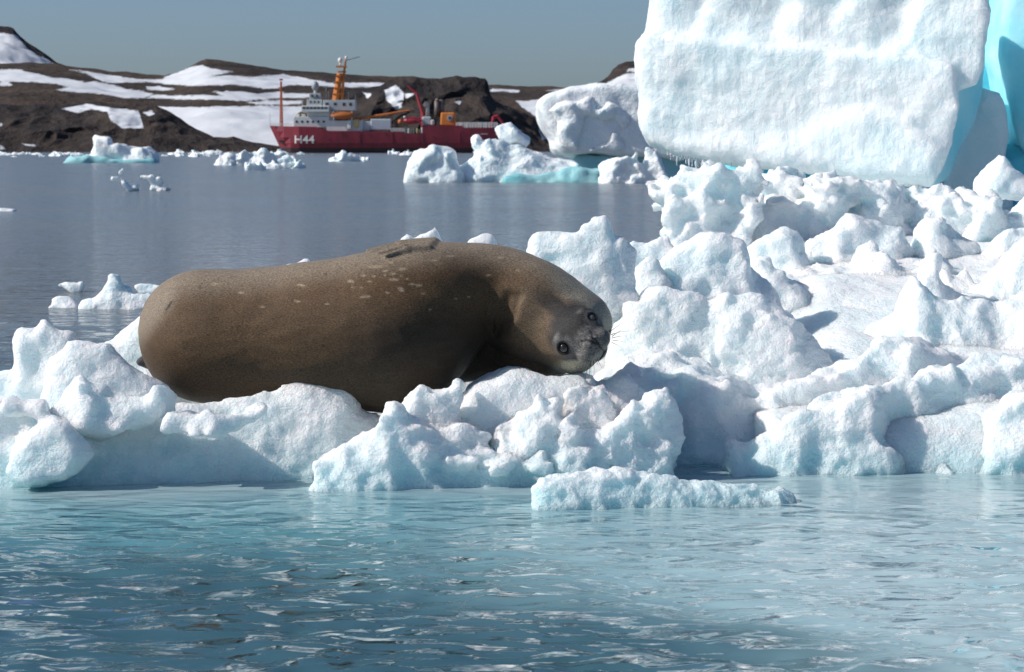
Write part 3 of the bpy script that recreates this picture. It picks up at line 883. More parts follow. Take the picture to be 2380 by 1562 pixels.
fl("snow_pillow", R2([(880, 420), (925, 300), (950, 255), (1010, 200), (1100, 152), (1180, 122), (1230, 114), (1330, 126), (1440, 152), (1560, 150), (1680, 145), (1780, 250), (1850, 420)]), (12.72, 12.78), zb=-0.2, tf=(0.10, 0.30), tb=(0.3, 0.4), k=0.1, warp=(0.012, 0.3), lump=(0.01, 0.16), seed=43)
fl("ice_block", R2([(1100, 560), (1145, 470), (1190, 440), (1240, 405), (1300, 320), (1350, 285), (1400, 255), (1440, 278), (1500, 272), (1535, 330), (1560, 450), (1500, 560)]), 12.52, zb=0.0, tf=(0.04, 0.2), tb=(0.05, 0.15), k=0.05, warp=(0.015, 0.2), lump=(0.014, 0.09), fine=(0.005, 0.03), seed=44, grp='blocks', h=0.01)
fl("ice_block", R2([(1500, 420), (1530, 300), (1590, 216), (1660, 188), (1700, 216), (1780, 200), (1825, 270), (1860, 390), (1800, 470)]), 12.66, zb=0.0, tf=(0.05, 0.15), tb=(0.06, 0.12), k=0.04, warp=(0.012, 0.15), lump=(0.014, 0.08), fine=(0.005, 0.03), seed=45, grp='blocks', h=0.01)
fl("ice_block", R2([(1640, 260), (1690, 142), (1720, 150), (1765, 182), (1850, 130), (1920, 114), (1950, 150), (1985, 215), (2035, 242), (1990, 330), (1900, 480)]), 12.85, zb=0.0, tf=(0.04, 0.15), tb=(0.08, 0.2), k=0.035, warp=(0.012, 0.15), lump=(0.012, 0.09), seed=46, grp='blocks', h=0.01)
fl("ice_block", R2([(1410, 680), (1460, 600), (1500, 520), (1560, 400), (1610, 370), (1660, 440), (1740, 470), (1860, 380), (1960, 300), (2080, 238), (2180, 250), (2222, 310), (2252, 390), (2230, 420), (2238, 520), (2228, 620), (2200, 690)]), (12.42, 12.62), zb=-0.06, tf=(0.06, 0.16), tb=(0.10, 0.15), k=0.055, warp=(0.012, 0.22), lump=(0.012, 0.09), fine=(0.005, 0.03), seed=47, grp='blocks', h=0.01)
# ---- right: hummocks climbing away from the water
fl("front_bank", R4([(775, 1000), (790, 900), (808, 860), (830, 848), (855, 870), (880, 882), (940, 868), (1000, 800), (1100, 740), (1180, 690), (1320, 655), (1400, 620), (1500, 588), (1560, 620), (1640, 700), (1652, 760), (1640, 840), (1700, 900), (1755, 1010), (1790, 1060)]), (12.85, 12.95), zb=-0.06,
   tf=(0.08, 0.24), tb=(0.15, 0.3), k=0.08, warp=(0.022, 0.28), lump=(0.02, 0.10), fine=(0.007, 0.035), seed=81, grp='low')
fl("front_bank", R4([(1850, 1020), (1865, 970), (1900, 950), (1980, 900), (2060, 880), (2120, 868), (2142, 750), (2200, 690), (2260, 660), (2380, 620), (2500, 600), (2650, 640)]), 12.9, zb=-0.06,
   tf=(0.06, 0.22), tb=(0.15, 0.3), k=0.07, warp=(0.022, 0.25), lump=(0.018, 0.10), fine=(0.007, 0.035), seed=82, grp='low')
fl("snow_ridge", R4([(1240, 800), (1340, 650), (1430, 600), (1520, 568), (1620, 540), (1700, 520), (1800, 510), (1900, 488), (2080, 470), (2200, 450), (2380, 430), (2700, 430)]), (13.05, 13.4), zb=-0.3, tf=(0.08, 0.30), tb=(0.2, 0.4), k=0.1, warp=(0.03, 0.35), lump=(0.022, 0.13), fine=(0.006, 0.04), seed=83, grp='low')
fl("snow_ridge", R4([(800, 820), (900, 700), (1000, 600), (1150, 548), (1280, 500), (1400, 440), (1560, 380), (1700, 350), (1850, 345), (2000, 400), (2200, 440), (2400, 430)]), (13.3, 13.9), zb=-0.2, tf=(0.08, 0.35), tb=(0.2, 0.4), k=0.1, warp=(0.03, 0.35), lump=(0.022, 0.13), fine=(0.006, 0.04), seed=84, grp='mid')
fl("snow_ridge", R4([(10, 640), (95, 545), (160, 490), (230, 428), (340, 428), (430, 432), (520, 440), (600, 450), (650, 470), (730, 510), (800, 560), (880, 570), (980, 620), (1060, 720)]), (13.45, 13.55), zb=-0.4, tf=(0.10, 0.45), tb=(0.3, 0.5), k=0.1, warp=(0.025, 0.3), lump=(0.018, 0.11), fine=(0.005, 0.04), seed=85, grp='mid')
fl("hummock", R4([(560, 820), (600, 690), (700, 590), (780, 560), (830, 590), (880, 680), (960, 800)]), 13.3, zb=-0.4, tf=(0.05, 0.22), tb=(0.2, 0.3), k=0.06, warp=(0.02, 0.2), lump=(0.015, 0.09), seed=86, grp='mid')
fl("hummock", R4([(560, 560), (660, 475), (720, 330), (735, 200), (740, 120), (800, 85), (860, 74), (960, 95), (1040, 150), (1140, 200), (1250, 300), (1350, 430), (1480, 560)]), 14.0, zb=0.0, tf=(0.06, 0.45), tb=(0.15, 0.4), k=0.09, warp=(0.03, 0.3), lump=(0.02, 0.12), fine=(0.006, 0.04), seed=87, grp='mid')
fl("snow_ridge", R4([(60, 540), (110, 300), (140, 200), (230, 110), (330, 60), (420, 30), (520, 60), (620, 110), (760, 200), (820, 330)]), 14.1, zb=0.0, tf=(0.08, 0.45), tb=(0.15, 0.4), k=0.09, warp=(0.025, 0.3), lump=(0.018, 0.12), seed=88, grp='mid')
fl("hummock", R3([(120, 1000), (180, 860), (250, 740), (340, 620), (420, 520), (540, 475), (575, 445), (610, 440), (680, 460), (740, 510), (800, 522), (835, 600), (900, 720), (1000, 860), (1150, 1010), (1250, 1080)]), 14.9, zb=0.2, tf=(0.08, 0.55), tb=(0.15, 0.5), k=0.09, warp=(0.03, 0.35), lump=(0.02, 0.13), fine=(0.006, 0.05), seed=89, grp='high')
fl("snow_ridge", R3([(780, 780), (870, 632), (910, 618), (960, 615), (1010, 650), (1060, 700), (1200, 790), (1350, 840), (1500, 850), (1600, 800), (1700, 860)]), 15.6, zb=0.3, tf=(0.1, 0.5), tb=(0.3, 0.5), k=0.1, warp=(0.03, 0.3), lump=(0.015, 0.13), seed=90, grp='high')
fl("hummock", R3([(1400, 1080), (1520, 1005), (1600, 940), (1680, 880), (1700, 800), (1720, 760), (1750, 710), (1785, 690), (1830, 740), (1900, 800), (1980, 830), (2050, 850), (2150, 815), (2240, 830), (2310, 815), (2380, 790), (2520, 780), (2700, 850)]), (14.6, 14.4), zb=0.1, tf=(0.08, 0.6), tb=(0.2, 0.5), k=0.1, warp=(0.03, 0.35), lump=(0.022, 0.13), fine=(0.006, 0.045), seed=91, grp='high')
fl("ice_spike", R3([(1810, 800), (1830, 680), (1855, 625), (1880, 598), (1898, 605), (1910, 640), (1925, 720), (1990, 790), (2080, 840)]), 15.2, zb=0.3, tf=(0.04, 0.2), tb=(0.05, 0.2), k=0.04, warp=(0.012, 0.2), lump=(0.01, 0.1), seed=92, grp='high')
fl("hummock", R3([(1880, 760), (1910, 660), (1980, 670), (2040, 625), (2070, 600), (2118, 588), (2130, 620), (2148, 692), (2220, 760)]), 15.7, zb=0.3, tf=(0.04, 0.3), tb=(0.05, 0.2), k=0.05, warp=(0.015, 0.2), lump=(0.014, 0.1), seed=93, grp='high')
fl("snow_ridge", R3([(1980, 860), (2060, 770), (2150, 720), (2240, 650), (2280, 620), (2300, 560), (2340, 530), (2400, 490), (2500, 470), (2700, 500)]), 15.5, zb=0.3, tf=(0.06, 0.5), tb=(0.2, 0.4), k=0.07, warp=(0.025, 0.3), lump=(0.02, 0.11), seed=94, grp='high')
fl("snow_ridge", R3([(980, 760), (1060, 690), (1180, 668), (1300, 650), (1450, 660), (1560, 600), (1610, 585), (1660, 620), (1740, 660), (1830, 600), (1900, 560), (2000, 640)]), 16.2, zb=0.4, tf=(0.1, 0.5), tb=(0.3, 0.5), k=0.08, warp=(0.025, 0.3), lump=(0.018, 0.10), seed=95, grp='back')
fl("hummock", R3([(780, 720), (820, 560), (880, 500), (960, 480), (1040, 440), (1100, 460), (1140, 540), (1180, 640)]), 16.6, zb=0.4, tf=(0.06, 0.4), tb=(0.1, 0.3), k=0.06, warp=(0.025, 0.25), lump=(0.018, 0.10), seed=96, grp='back')
fl("hummock", R3([(1090, 680), (1120, 590), (1170, 500), (1270, 462), (1310, 420), (1345, 370), (1400, 345), (1460, 370), (1530, 400), (1620, 420), (1690, 440), (1720, 520), (1740, 640)]), 16.9, zb=0.4, tf=(0.06, 0.5), tb=(0.1, 0.4), k=0.06, warp=(0.03, 0.28), lump=(0.022, 0.11), seed=97, grp='back')
fl("ice_block", R3([(1440, 640), (1470, 520), (1500, 460), (1532, 436), (1560, 500), (1600, 600), (1640, 660)]), 16.5, zb=0.4, tf=(0.04, 0.25), tb=(0.05, 0.2), k=0.04, warp=(0.015, 0.2), lump=(0.012, 0.1), seed=98, grp='back')
fl("hummock", R3([(1760, 560), (1790, 420), (1820, 350), (1850, 325), (1900, 335), (1960, 380), (2000, 430), (2060, 480), (2120, 560), (2140, 700)]), 17.0, zb=0.4, tf=(0.06, 0.35), tb=(0.1, 0.4), k=0.06, warp=(0.025, 0.25), lump=(0.018, 0.10), seed=99, grp='back')
fl("hummock", R3([(2120, 640), (2180, 520), (2240, 470), (2300, 440), (2380, 420), (2500, 400), (2650, 430)]), 16.8, zb=0.4, tf=(0.06, 0.35), tb=(0.1, 0.4), k=0.06, warp=(0.025, 0.25), lump=(0.02, 0.10), seed=100, grp='back')
# popcorn-like rubble below the iceberg
def rubble(pts, Y, seed, h=0.017, cau=(0.085, 0.17), tf=(0.15, 0.35)):
    return fl("ice_rubble", [(u, v + 20) for u, v in R3(pts)], Y, h=h, zb=0.3, tf=tf, tb=(0.15, 0.4), k=0.08, warp=(0.06, 0.24), lump=(0.02, 0.10), cauli=cau, fine=(0.007, 0.05), su=0.06, seed=seed, sm=1, grp='rubble')
rubble([(395, 560), (400, 445), (360, 380), (335, 320), (365, 250), (340, 180), (360, 140), (420, 120), (480, 100), (540, 90), (600, 72), (660, 78), (720, 84), (790, 60), (850, 62), (875, 140), (860, 260), (850, 330), (800, 420), (640, 560)], 17.9, 111)
rubble([(830, 420), (860, 260), (905, 130), (925, 90), (960, 100), (1010, 75), (1060, 75), (1100, 110), (1110, 200), (1090, 300), (1180, 420)], 18.5, 112)
rubble([(880, 520), (890, 300), (930, 280), (975, 300), (990, 240), (1015, 230), (1040, 290), (1110, 310), (1120, 190), (1140, 180), (1180, 170), (1220, 125), (1290, 115), (1330, 150), (1380, 135), (1398, 180), (1360, 300), (1340, 380), (1300, 480)], 18.1, 113)
rubble([(1330, 480), (1400, 330), (1430, 250), (1425, 180), (1450, 155), (1500, 175), (1560, 165), (1600, 180), (1650, 150), (1700, 160), (1722, 220), (1720, 330), (1700, 450)], 18.2, 114)
rubble([(1680, 480), (1700, 300), (1730, 230), (1780, 205), (1850, 200), (1900, 210), (1940, 190), (1985, 195), (2010, 220), (2090, 225), (2070, 280), (2080, 400), (2100, 500)], 18.2, 115)
rubble([(2040, 520), (2090, 350), (2120, 280), (2190, 250), (2230, 260), (2260, 300), (2320, 270), (2400, 250), (2550, 240), (2650, 300), (2650, 500)], 18.0, 116)

fu("ice_block", GR['blocks'], 0.0115, warp=(0.022, 0.16), lump=(0.016, 0.09), fine=(0.007, 0.03), su=0.025, seed=42)
fu("ice_block", GR['behind'], 0.0155, warp=(0.025, 0.25), lump=(0.012, 0.13), fine=(0.006, 0.045), su=0.06, seed=34)
fu("snow_ridge", GR['low'], 0.0155, warp=(0.035, 0.30), lump=(0.020, 0.13), fine=(0.010, 0.045), su=0.09, seed=81)
fu("snow_ridge", GR['mid'], 0.0165, warp=(0.040, 0.32), lump=(0.022, 0.15), fine=(0.010, 0.05), su=0.12, seed=87)
fu("hummock", GR['high'], 0.0175, warp=(0.040, 0.34), lump=(0.022, 0.16), fine=(0.010, 0.055), su=0.12, seed=89)
fu("hummock", GR['back'], 0.0205, warp=(0.040, 0.28), lump=(0.016, 0.12), fine=(0.008, 0.05), su=0.07, seed=97)
fu("ice_rubble", GR['rubble'], 0.020, warp=(0.07, 0.24), lump=(0.02, 0.10), cauli=(0.085, 0.17), fine=(0.007, 0.05), su=0.05, seed=112)

# ---- under water: the foot of the floe runs out towards the viewer
def floe_foot():
    xs = np.arange(-6.5, 7.5, 0.06); ys = np.arange(4.6, 14.0, 0.06)
    Xg, Yg = np.meshgrid(xs, ys, indexing='ij')
    p = np.stack([Xg.ravel(), Yg.ravel(), 0 * Xg.ravel()], 1)
    X, Y = p[:, 0], p[:, 1]
    lip = np.interp(X, [-6.5, -0.6, 0.0, 0.6, 1.2, 7.5], [26, 20, 13.6, 11.4, 9.6, 8.6])
    d = Y - lip + 0.6 * perlin(p / 0.9, 135)
    z = np.interp(d, [-4.0, -2.0, 0.0, 1.5, 3.4, 6], [-3.7, -1.9, -0.55, -0.30, -0.20, -0.16])
    z += 0.03 * fbm(p / 0.6, 3, 131) + 0.05 * perlin(p / 1.7, 133)
    v = np.stack([X, Y, np.minimum(z, -0.06)], 1)
    nx, ny = Xg.shape
    idx = np.arange(nx * ny).reshape(nx, ny)
    q = np.stack([idx[:-1, :-1], idx[1:, :-1], idx[1:, 1:], idx[:-1, 1:]], -1).reshape(-1, 4)
    t = NT("submerged_ice")
    t.b.inputs["Base Color"].default_value = (0.70, 0.78, 0.80, 1)
    t.b.inputs["Roughness"].default_value = 0.8
    t.b.inputs["Subsurface Weight"].default_value = 1.0
    t.b.inputs["Subsurface Radius"].default_value = (0.6, 0.9, 1.0)
    t.b.inputs["Subsurface Scale"].default_value = 0.5
    np_obj("underwater_foot", v, q, t.m, floe)
floe_foot()

# ---- a low slab afloat in front
slab_o = empty("floating_ice_slab", P(1500, 1150, 11.5) * np.array((1, 1, 0)))
tag(slab_o, "low flat slab of white ice afloat in front of the floe", "ice slab")
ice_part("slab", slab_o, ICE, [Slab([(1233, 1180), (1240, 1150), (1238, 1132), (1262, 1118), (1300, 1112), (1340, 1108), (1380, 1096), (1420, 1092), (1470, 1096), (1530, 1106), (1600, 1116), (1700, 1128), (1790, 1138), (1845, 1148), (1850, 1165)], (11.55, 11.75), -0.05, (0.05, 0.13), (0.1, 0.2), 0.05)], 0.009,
         warp=(0.012, 0.18), lump=(0.010, 0.07), fine=(0.005, 0.03), seed=140)

# ================================================================== THE BIG ICEBERG
berg = empty("iceberg", P(1900, 430, 21.5) * np.array((1, 1, 0)))
tag(berg, "towering white iceberg with a blue undercut and icicles behind the floe, at the right edge", "iceberg")
Z4 = lambda pts: [(x / 2.56 + 1450.3, y / 2.56) for x, y in pts]
def bg_part(name, mat, slabs, h=0.022, **kw):
    return ice_part(name, berg, mat, slabs, h, **kw)
# main face: turned a little to the sun on the left
bg_part("ice_face", M['berg'], [Slab([(1497, 92), (1500, 82), (1560, 84), (1700, 94), (1900, 112), (2060, 128), (2180, 140), (2215, 150), (2225, 250), (2215, 330), (2190, 392), (2160, 432), (2060, 424), (1900, 399), (1760, 386), (1660, 374), (1600, 366), (1550, 350), (1518, 333), (1502, 308), (1494, 260), (1487, 200), (1486, 150), (1488, 115)], (20.7, 19.6), None, (0.12, 0.06), (0.8, 0.6), 0.07),
        Slab([(1515, 300), (1560, 322), (1640, 326), (1720, 305), (1760, 325), (1840, 322), (1900, 290), (1960, 262), (2040, 250), (2100, 270), (2140, 305), (2190, 345), (2165, 425), (2050, 416), (1880, 390), (1700, 370), (1580, 352), (1520, 325)], (20.65, 19.58), None, (0.10, 0.14), (0.5, 0.5), 0.12),
        Slab([(1511, 140), (1512, 82), (1517, 40), (1522, -20), (1535, -90), (1620, -130), (1800, -110), (2000, -130), (2180, -90), (2290, -50), (2300, 20), (2292, 100), (2270, 200), (2180, 210), (1900, 190), (1700, 170), (1560, 160)], (20.74, 19.64), None, (0.10, 0.11), (0.9, 0.8), 0.08)],
        warp=(0.020, 0.30), lump=(0.006, 0.26), fine=(0.007, 0.06), seed=201, su=0.10, h=0.025, cuts=[
        Slab([(1690, 30), (1730, -60), (1800, -90), (1840, 10), (1800, 70), (1730, 70)], 20.27, None, (0.15, 0.15), (0.03, 0.05), 0.12),
        Slab([(2010, 40), (2030, -90), (2110, -110), (2130, 0), (2100, 95), (2040, 100)], 19.87, None, (0.15, 0.15), (0.05, 0.06), 0.12),
        Slab([(1860, -10), (1890, -80), (1960, -70), (1970, 10), (1920, 50)], 20.06, None, (0.15, 0.15), (0.02, 0.05), 0.1),
        Slab([(1560, 40), (1580, -40), (1630, -50), (1650, 20), (1610, 60)], 20.5, None, (0.15, 0.15), (0.02, 0.05), 0.1)])
bg_part("ice_flank", M['flank'], [Slab([(2165, 170), (2210, 90), (2296, 40), (2290, 110), (2284, 200), (2262, 290), (2230, 350), (2205, 420), (2165, 434), (2150, 400)], (19.68, 20.9), None, (0.08, 0.05), (0.5, 0.4), 0.10)],
        warp=(0.015, 0.5), lump=(0.010, 0.4), fine=(0.002, 0.1), seed=204)
# blue hollow behind: a back wall and a column down to the sea
bg_part("blue_wall", M['blue'], [Slab([(2150, 20), (2250, -60), (2420, -120), (2800, -120), (2900, 500), (2200, 520), (2180, 300)], (22.6, 21.6), None, (0.1, 0.15), (1.5, 1.5), 0.12)],
        warp=(0.04, 0.6), lump=(0.02, 0.5), fine=(0.003, 0.1), seed=205, h=0.04)
bg_part("ice_shoulder", M['flank'], [Slab([(2330, 20), (2355, -60), (2500, -120), (2750, -60), (2750, 430), (2420, 400), (2370, 330), (2350, 220), (2325, 120)], (21.2, 20.6), None, (0.1, 0.1), (1.0, 1.0), 0.10)],
        warp=(0.03, 0.5), lump=(0.02, 0.4), fine=(0.003, 0.1), seed=206, h=0.04)
bg_part("ice_panel", M['berg'], [Slab([(2180, 470), (2205, 380), (2240, 320), (2262, 250), (2285, 203), (2325, 212), (2338, 260), (2345, 330), (2340, 400), (2350, 470)], (21.2, 21.0), 0.3, (0.05, 0.1), (0.5, 0.6), 0.06)],
        warp=(0.02, 0.5), lump=(0.01, 0.3), fine=(0.002, 0.1), seed=207)
bg_part("undercut_column", M['blue'], [Slab([(1700, 370), (1800, 330), (2400, 330), (2800, 330), (2900, 600), (1740, 600)], (21.6, 21.0), -0.5, (0.05, 0.3), (1.5, 1.8), 0.12)],
        warp=(0.05, 0.5), lump=(0.03, 0.3), fine=(0.003, 0.1), seed=208, h=0.04)
blk = bg_part("ice_block", M['berg'], [Slab([(2272, 455), (2276, 420), (2284, 408), (2300, 396), (2312, 378), (2330, 361), (2345, 372), (2362, 392), (2382, 412), (2400, 440), (2398, 462), (2330, 462)], 18.9, None, (0.10, 0.15), (0.2, 0.25), 0.07)],
        warp=(0.02, 0.2), lump=(0.012, 0.14), fine=(0.004, 0.05), seed=209, h=0.016)

# icicles hang from the lower edge of the face
ti = NT("icicle_ice")
ti.b.inputs["Base Color"].default_value = (0.86, 0.94, 0.96, 1)
ti.b.inputs["Roughness"].default_value = 0.15
ti.b.inputs["Transmission Weight"].default_value = 0.35
ti.b.inputs["IOR"].default_value = 1.31
ti.b.inputs["Subsurface Weight"].default_value = 0.5
ti.b.inputs["Subsurface Scale"].default_value = 0.02
def icicle(u, v, Y, length, r, seed):
    c = P(u, v, Y)
    n, m = 7, 8
    rr = np.random.default_rng(seed)
    vs = []
    for i in range(n):
        t = i / (n - 1)
        rad = r * (1 - t) ** 0.75 * (1 + 0.18 * rr.normal()) + 0.0006
        for k in range(m):
            a = 2 * math.pi * k / m
            vs.append((c[0] + rad * math.cos(a) + 0.004 * t * rr.normal(), c[1] + rad * math.sin(a), c[2] + 0.03 - (length + 0.03) * t))
    q = [(i * m + k, (i + 1) * m + k, (i + 1) * m + (k + 1) % m, i * m + (k + 1) % m) for i in range(n - 1) for k in range(m)]
    np_obj("icicle", np.array(vs), np.array(q), ti.m, berg)
edge = [(1545, 348), (1600, 366), (1660, 374), (1760, 386), (1900, 399), (2060, 424), (2150, 433)]
eu = [e[0] for e in edge]; ev = [e[1] for e in edge]
k = 0
for u, L, r in [(1552, .035, .006), (1559, .05, .008), (1566, .03, .006), (1574, .07, .008), (1581, .035, .006), (1588, .03, .007), (1594, .045, .008), (1602, .085, .011), (1609, .05, .008), (1618, .095, .013), (1624, .05, .008), (1631, .06, .010), (1640, .05, .008),
                (1650, .03, .006), (1700, .03, .007), (1750, .035, .007), (1812, .04, .008), (1870, .035, .007), (1905, .05, .008), (1962, .10, .013), (1990, .04, .007), (2000, .06, .008), (2012, .05, .008), (2040, .04, .007), (2062, .07, .010), (2080, .05, .008), (2100, .05, .009), (2118, .06, .010), (2140, .11, .016), (2150, .05, .008)]:
    v = np.interp(u, eu, ev)
    yy = 20.7 + (19.6 - 20.7) * (u - 1486) / 740.0
    icicle(u, v - 3, yy - 0.03, L * 1.6, r * 1.15, 300 + k)
    k += 1

# ================================================================== DRIFTING ICE FARTHER OUT
def drift(name, label, cat, Y, parts, h, group=None, seed=1):
    """parts: (part name, material, outline, depth offset, foot z, tf, tb, k, warp, lump)"""
    allp = [p for pt in parts for p in pt[2]]
    uc = sum(p[0] for p in allp) / len(allp)
    b = P(uc, 400, Y); b[2] = 0
    single = len(parts) == 1; h = h * 1.08
    o = None if single else empty(name, b)
    for i, (pn, mat, pts, dY, zb, tf, tb, k, wp, lp) in enumerate(parts):
        v, q = ice_mesh([Slab(pts, Y + dY, zb, tf, tb, k)], h, warp=wp, lump=lp, fine=(lp[0] * 0.3, lp[1] * 0.3), seed=seed + i * 13)
        if single:
            o = np_obj(name, v, q, mat, None, b)
        else:
            np_obj(pn, v, q, mat, o)
    tag(o, label, cat, group)
    return o

E_ = Cc
# tabular berg
drift("tabular_iceberg", "flat-topped tabular iceberg with a grooved face, left of the towering one", "iceberg", 135, [
    ("ice_body", M['far'], E_([(1118, 452), (1128, 410), (1150, 392), (1200, 352), (1330, 312), (1500, 282), (1600, 276), (1900, 290), (2200, 300), (2400, 340), (2400, 700), (2200, 860), (1990, 800), (1800, 815), (1530, 800), (1400, 820), (1300, 825), (1245, 780), (1225, 690), (1165, 612), (1130, 545)]), 0, None, (0.6, 0.7), (9, 8), 0.3, (0.15, 3.0), (0.10, 2.0)),
    ("grooved_face", M['far'], E_([(1150, 470), (1250, 400), (1400, 420), (1480, 400), (1560, 430), (1650, 390), (1760, 440), (1830, 540), (1850, 650), (1800, 780), (1680, 810), (1540, 790), (1520, 740), (1640, 700), (1700, 600), (1660, 520), (1560, 500), (1450, 520), (1440, 700), (1420, 800), (1310, 810), (1260, 760), (1240, 650), (1170, 570)]), -0.8, None, (0.35, 0.35), (1.0, 1.0), 0.45, (0.35, 2.2), (0.12, 1.2)),
    ("blue_foot", M['farblue'], E_([(1330, 1000), (1360, 860), (1420, 800), (1700, 800), (2000, 760), (2300, 800), (2400, 1000)]), 0.3, -1.5, (0.3, 0.9), (4, 5), 0.5, (0.3, 3.0), (0.15, 1.5))],
    0.17, seed=401)
drift("low_iceberg", "low jagged iceberg with turquoise waterline in front of the ship's stern", "iceberg", 122, [
    ("ice_body", M['far'], E_([(420, 1010), (500, 920), (560, 870), (620, 830), (645, 790), (640, 700), (665, 672), (690, 716), (725, 712), (760, 690), (850, 722), (900, 740), (960, 732), (1010, 752), (1100, 790), (1180, 800), (1250, 830), (1330, 870), (1390, 905), (1400, 960)]), 0, -0.6, (0.7, 1.6), (1.5, 3.0), 0.4, (0.22, 1.8), (0.12, 0.9)),
    ("ice_knoll", M['far'], E_([(85, 1000), (90, 890), (130, 860), (180, 825), (230, 800), (275, 780), (310, 750), (345, 745), (420, 775), (440, 800), (470, 850), (480, 900), (540, 960), (560, 1010)]), -1.0, -0.6, (0.5, 1.0), (1.0, 1.6), 0.3, (0.20, 1.4), (0.12, 0.8)),
    ("blue_waterline", M['farblue'], E_([(780, 1040), (840, 985), (1000, 960), (1200, 940), (1400, 930), (1620, 940), (1650, 1000)]), -1.2, -0.8, (0.4, 0.8), (2.0, 2.5), 0.3, (0.2, 1.6), (0.08, 0.8)),
    ("ice_block", M['far'], E_([(802, 700), (806, 612), (850, 602), (905, 600), (945, 625), (1000, 655), (1040, 680), (1046, 722), (1000, 760), (900, 745)]), 1.5, None, (0.4, 0.5), (0.9, 0.9), 0.25, (0.15, 1.2), (0.10, 0.6))],
    0.10, seed=421)
drift("ice_chunk", "lumpy ice chunk afloat at the foot of the tabular iceberg", "ice chunk", 118, [
    ("ice", M['far'], E_([(1600, 960), (1610, 900), (1680, 880), (1760, 868), (1820, 852), (1880, 850), (1875, 825), (1920, 812), (1950, 782), (1990, 800), (2040, 830), (2075, 880), (2085, 960)]), 0, -0.5, (0.4, 0.7), (0.6, 1.0), 0.25, (0.2, 1.0), (0.15, 0.6))], 0.09, seed=431)
drift("block_iceberg", "pale blue block-shaped iceberg with a square tower afloat below the left hills", "iceberg", 275, [
    ("ice_body", M['far'], [(222, 378), (218, 365), (217, 352), (222, 340), (220, 325), (224, 318), (252, 317), (259, 320), (260, 334), (285, 338), (312, 340), (340, 343), (350, 350), (362, 362), (364, 378)], 0, -1.0, (1.0, 1.5), (2.0, 3.0), 0.5, (0.4, 3.0), (0.2, 1.4)),
    ("ice_foot", M['farblue'], [(150, 378), (155, 372), (175, 369), (200, 366), (225, 365), (300, 373), (360, 374), (366, 379)], -1.0, -1.0, (1.0, 1.0), (2.0, 2.0), 0.5, (0.2, 3.0), (0.15, 1.4))], 0.22, seed=441)
drift("ice_chunk", "branching white ice chunk with an upright tip, alone on open water at left", "ice chunk", 96, [
    ("ice", M['far'], [(296, 443), (290, 432), (272, 424), (260, 417), (262, 410), (272, 408), (276, 400), (283, 394), (286, 406), (280, 414), (290, 420), (298, 434), (308, 432), (316, 429), (322, 438), (318, 444)], 0, None, (0.15, 0.2), (0.2, 0.3), 0.1, (0.06, 0.5), (0.05, 0.3))], 0.04, seed=451)
drift("ice_chunk", "lumpy white ice chunk with a beak to the left, alone on open water", "ice chunk", 97, [
    ("ice", M['far'], [(352, 442), (355, 430), (346, 420), (327, 413), (332, 408), (345, 408), (352, 404), (360, 412), (372, 412), (378, 422), (374, 434), (392, 438), (392, 443)], 0, None, (0.15, 0.2), (0.2, 0.3), 0.1, (0.06, 0.5), (0.05, 0.3))], 0.04, seed=452)
# brash left of the ship
rs = np.random.default_rng(9)
def lump_outline(u0, u1, vt, vb, r):
    n = 9
    us = np.linspace(u0, u1, n)
    e = np.sin(np.linspace(0.12, math.pi - 0.12, n)) ** 0.5
    vv = vb - (vb - vt) * e * (0.55 + 0.45 * r.random(n))
    return list(zip(us, vv))
cl = [(503, 545, 352, 384, "leftmost of the brash cluster beside the ship's bow, tall and knobbly"), (540, 590, 350, 380, "peaked brash ice lump second from the left by the ship's bow"),
      (583, 640, 347, 386, "tallest brash ice lump in the middle of the cluster by the bow"), (632, 700, 358, 382, "long brash ice lump at the right of the cluster below the bow"),
      (568, 612, 376, 395, "rounded brash ice lump at the front of the cluster"), (618, 660, 374, 391, "small front brash ice lump under the ship's bow"), (660, 705, 376, 391, "low brash ice lump front right of the cluster")]
for i, (u0, u1, vt, vb, lab) in enumerate(cl):
    Yc = 5619 * 1.73 / (vb - 343)
    drift("brash_ice", lab, "brash ice", Yc, [("ice", M['far'], lump_outline(u0, u1, vt, vb, rs), 0, -0.5, (0.4, 0.8), (0.6, 1.0), 0.3, (0.25, 1.2), (0.22, 0.7))], 0.10, "brash ice clustered left of the ship", seed=460 + i)
for i, (u0, u1, vt, vb, lab) in enumerate([(765, 845, 351, 375, "white and teal ice chunk afloat under the ship's white bridge"), (845, 863, 365, 372, "tiny ice chunk just right of the one under the bridge"), (472, 525, 344, 362, "pale ice lump at the shore between the block iceberg and the ship"),
                                           (1100, 1140, 345, 356, "small flat ice pan by the ship's stern")]):
    Yc = 5619 * 1.73 / (vb - 343)
    drift("ice_chunk", lab, "ice chunk", Yc, [("ice", M['far'], lump_outline(u0, u1, vt, vb, rs), 0, -0.5, (0.4, 0.8), (0.6, 1.0), 0.3, (0.25, 1.5), (0.2, 0.8))], 0.13 if Yc < 400 else 0.3, seed=480 + i)
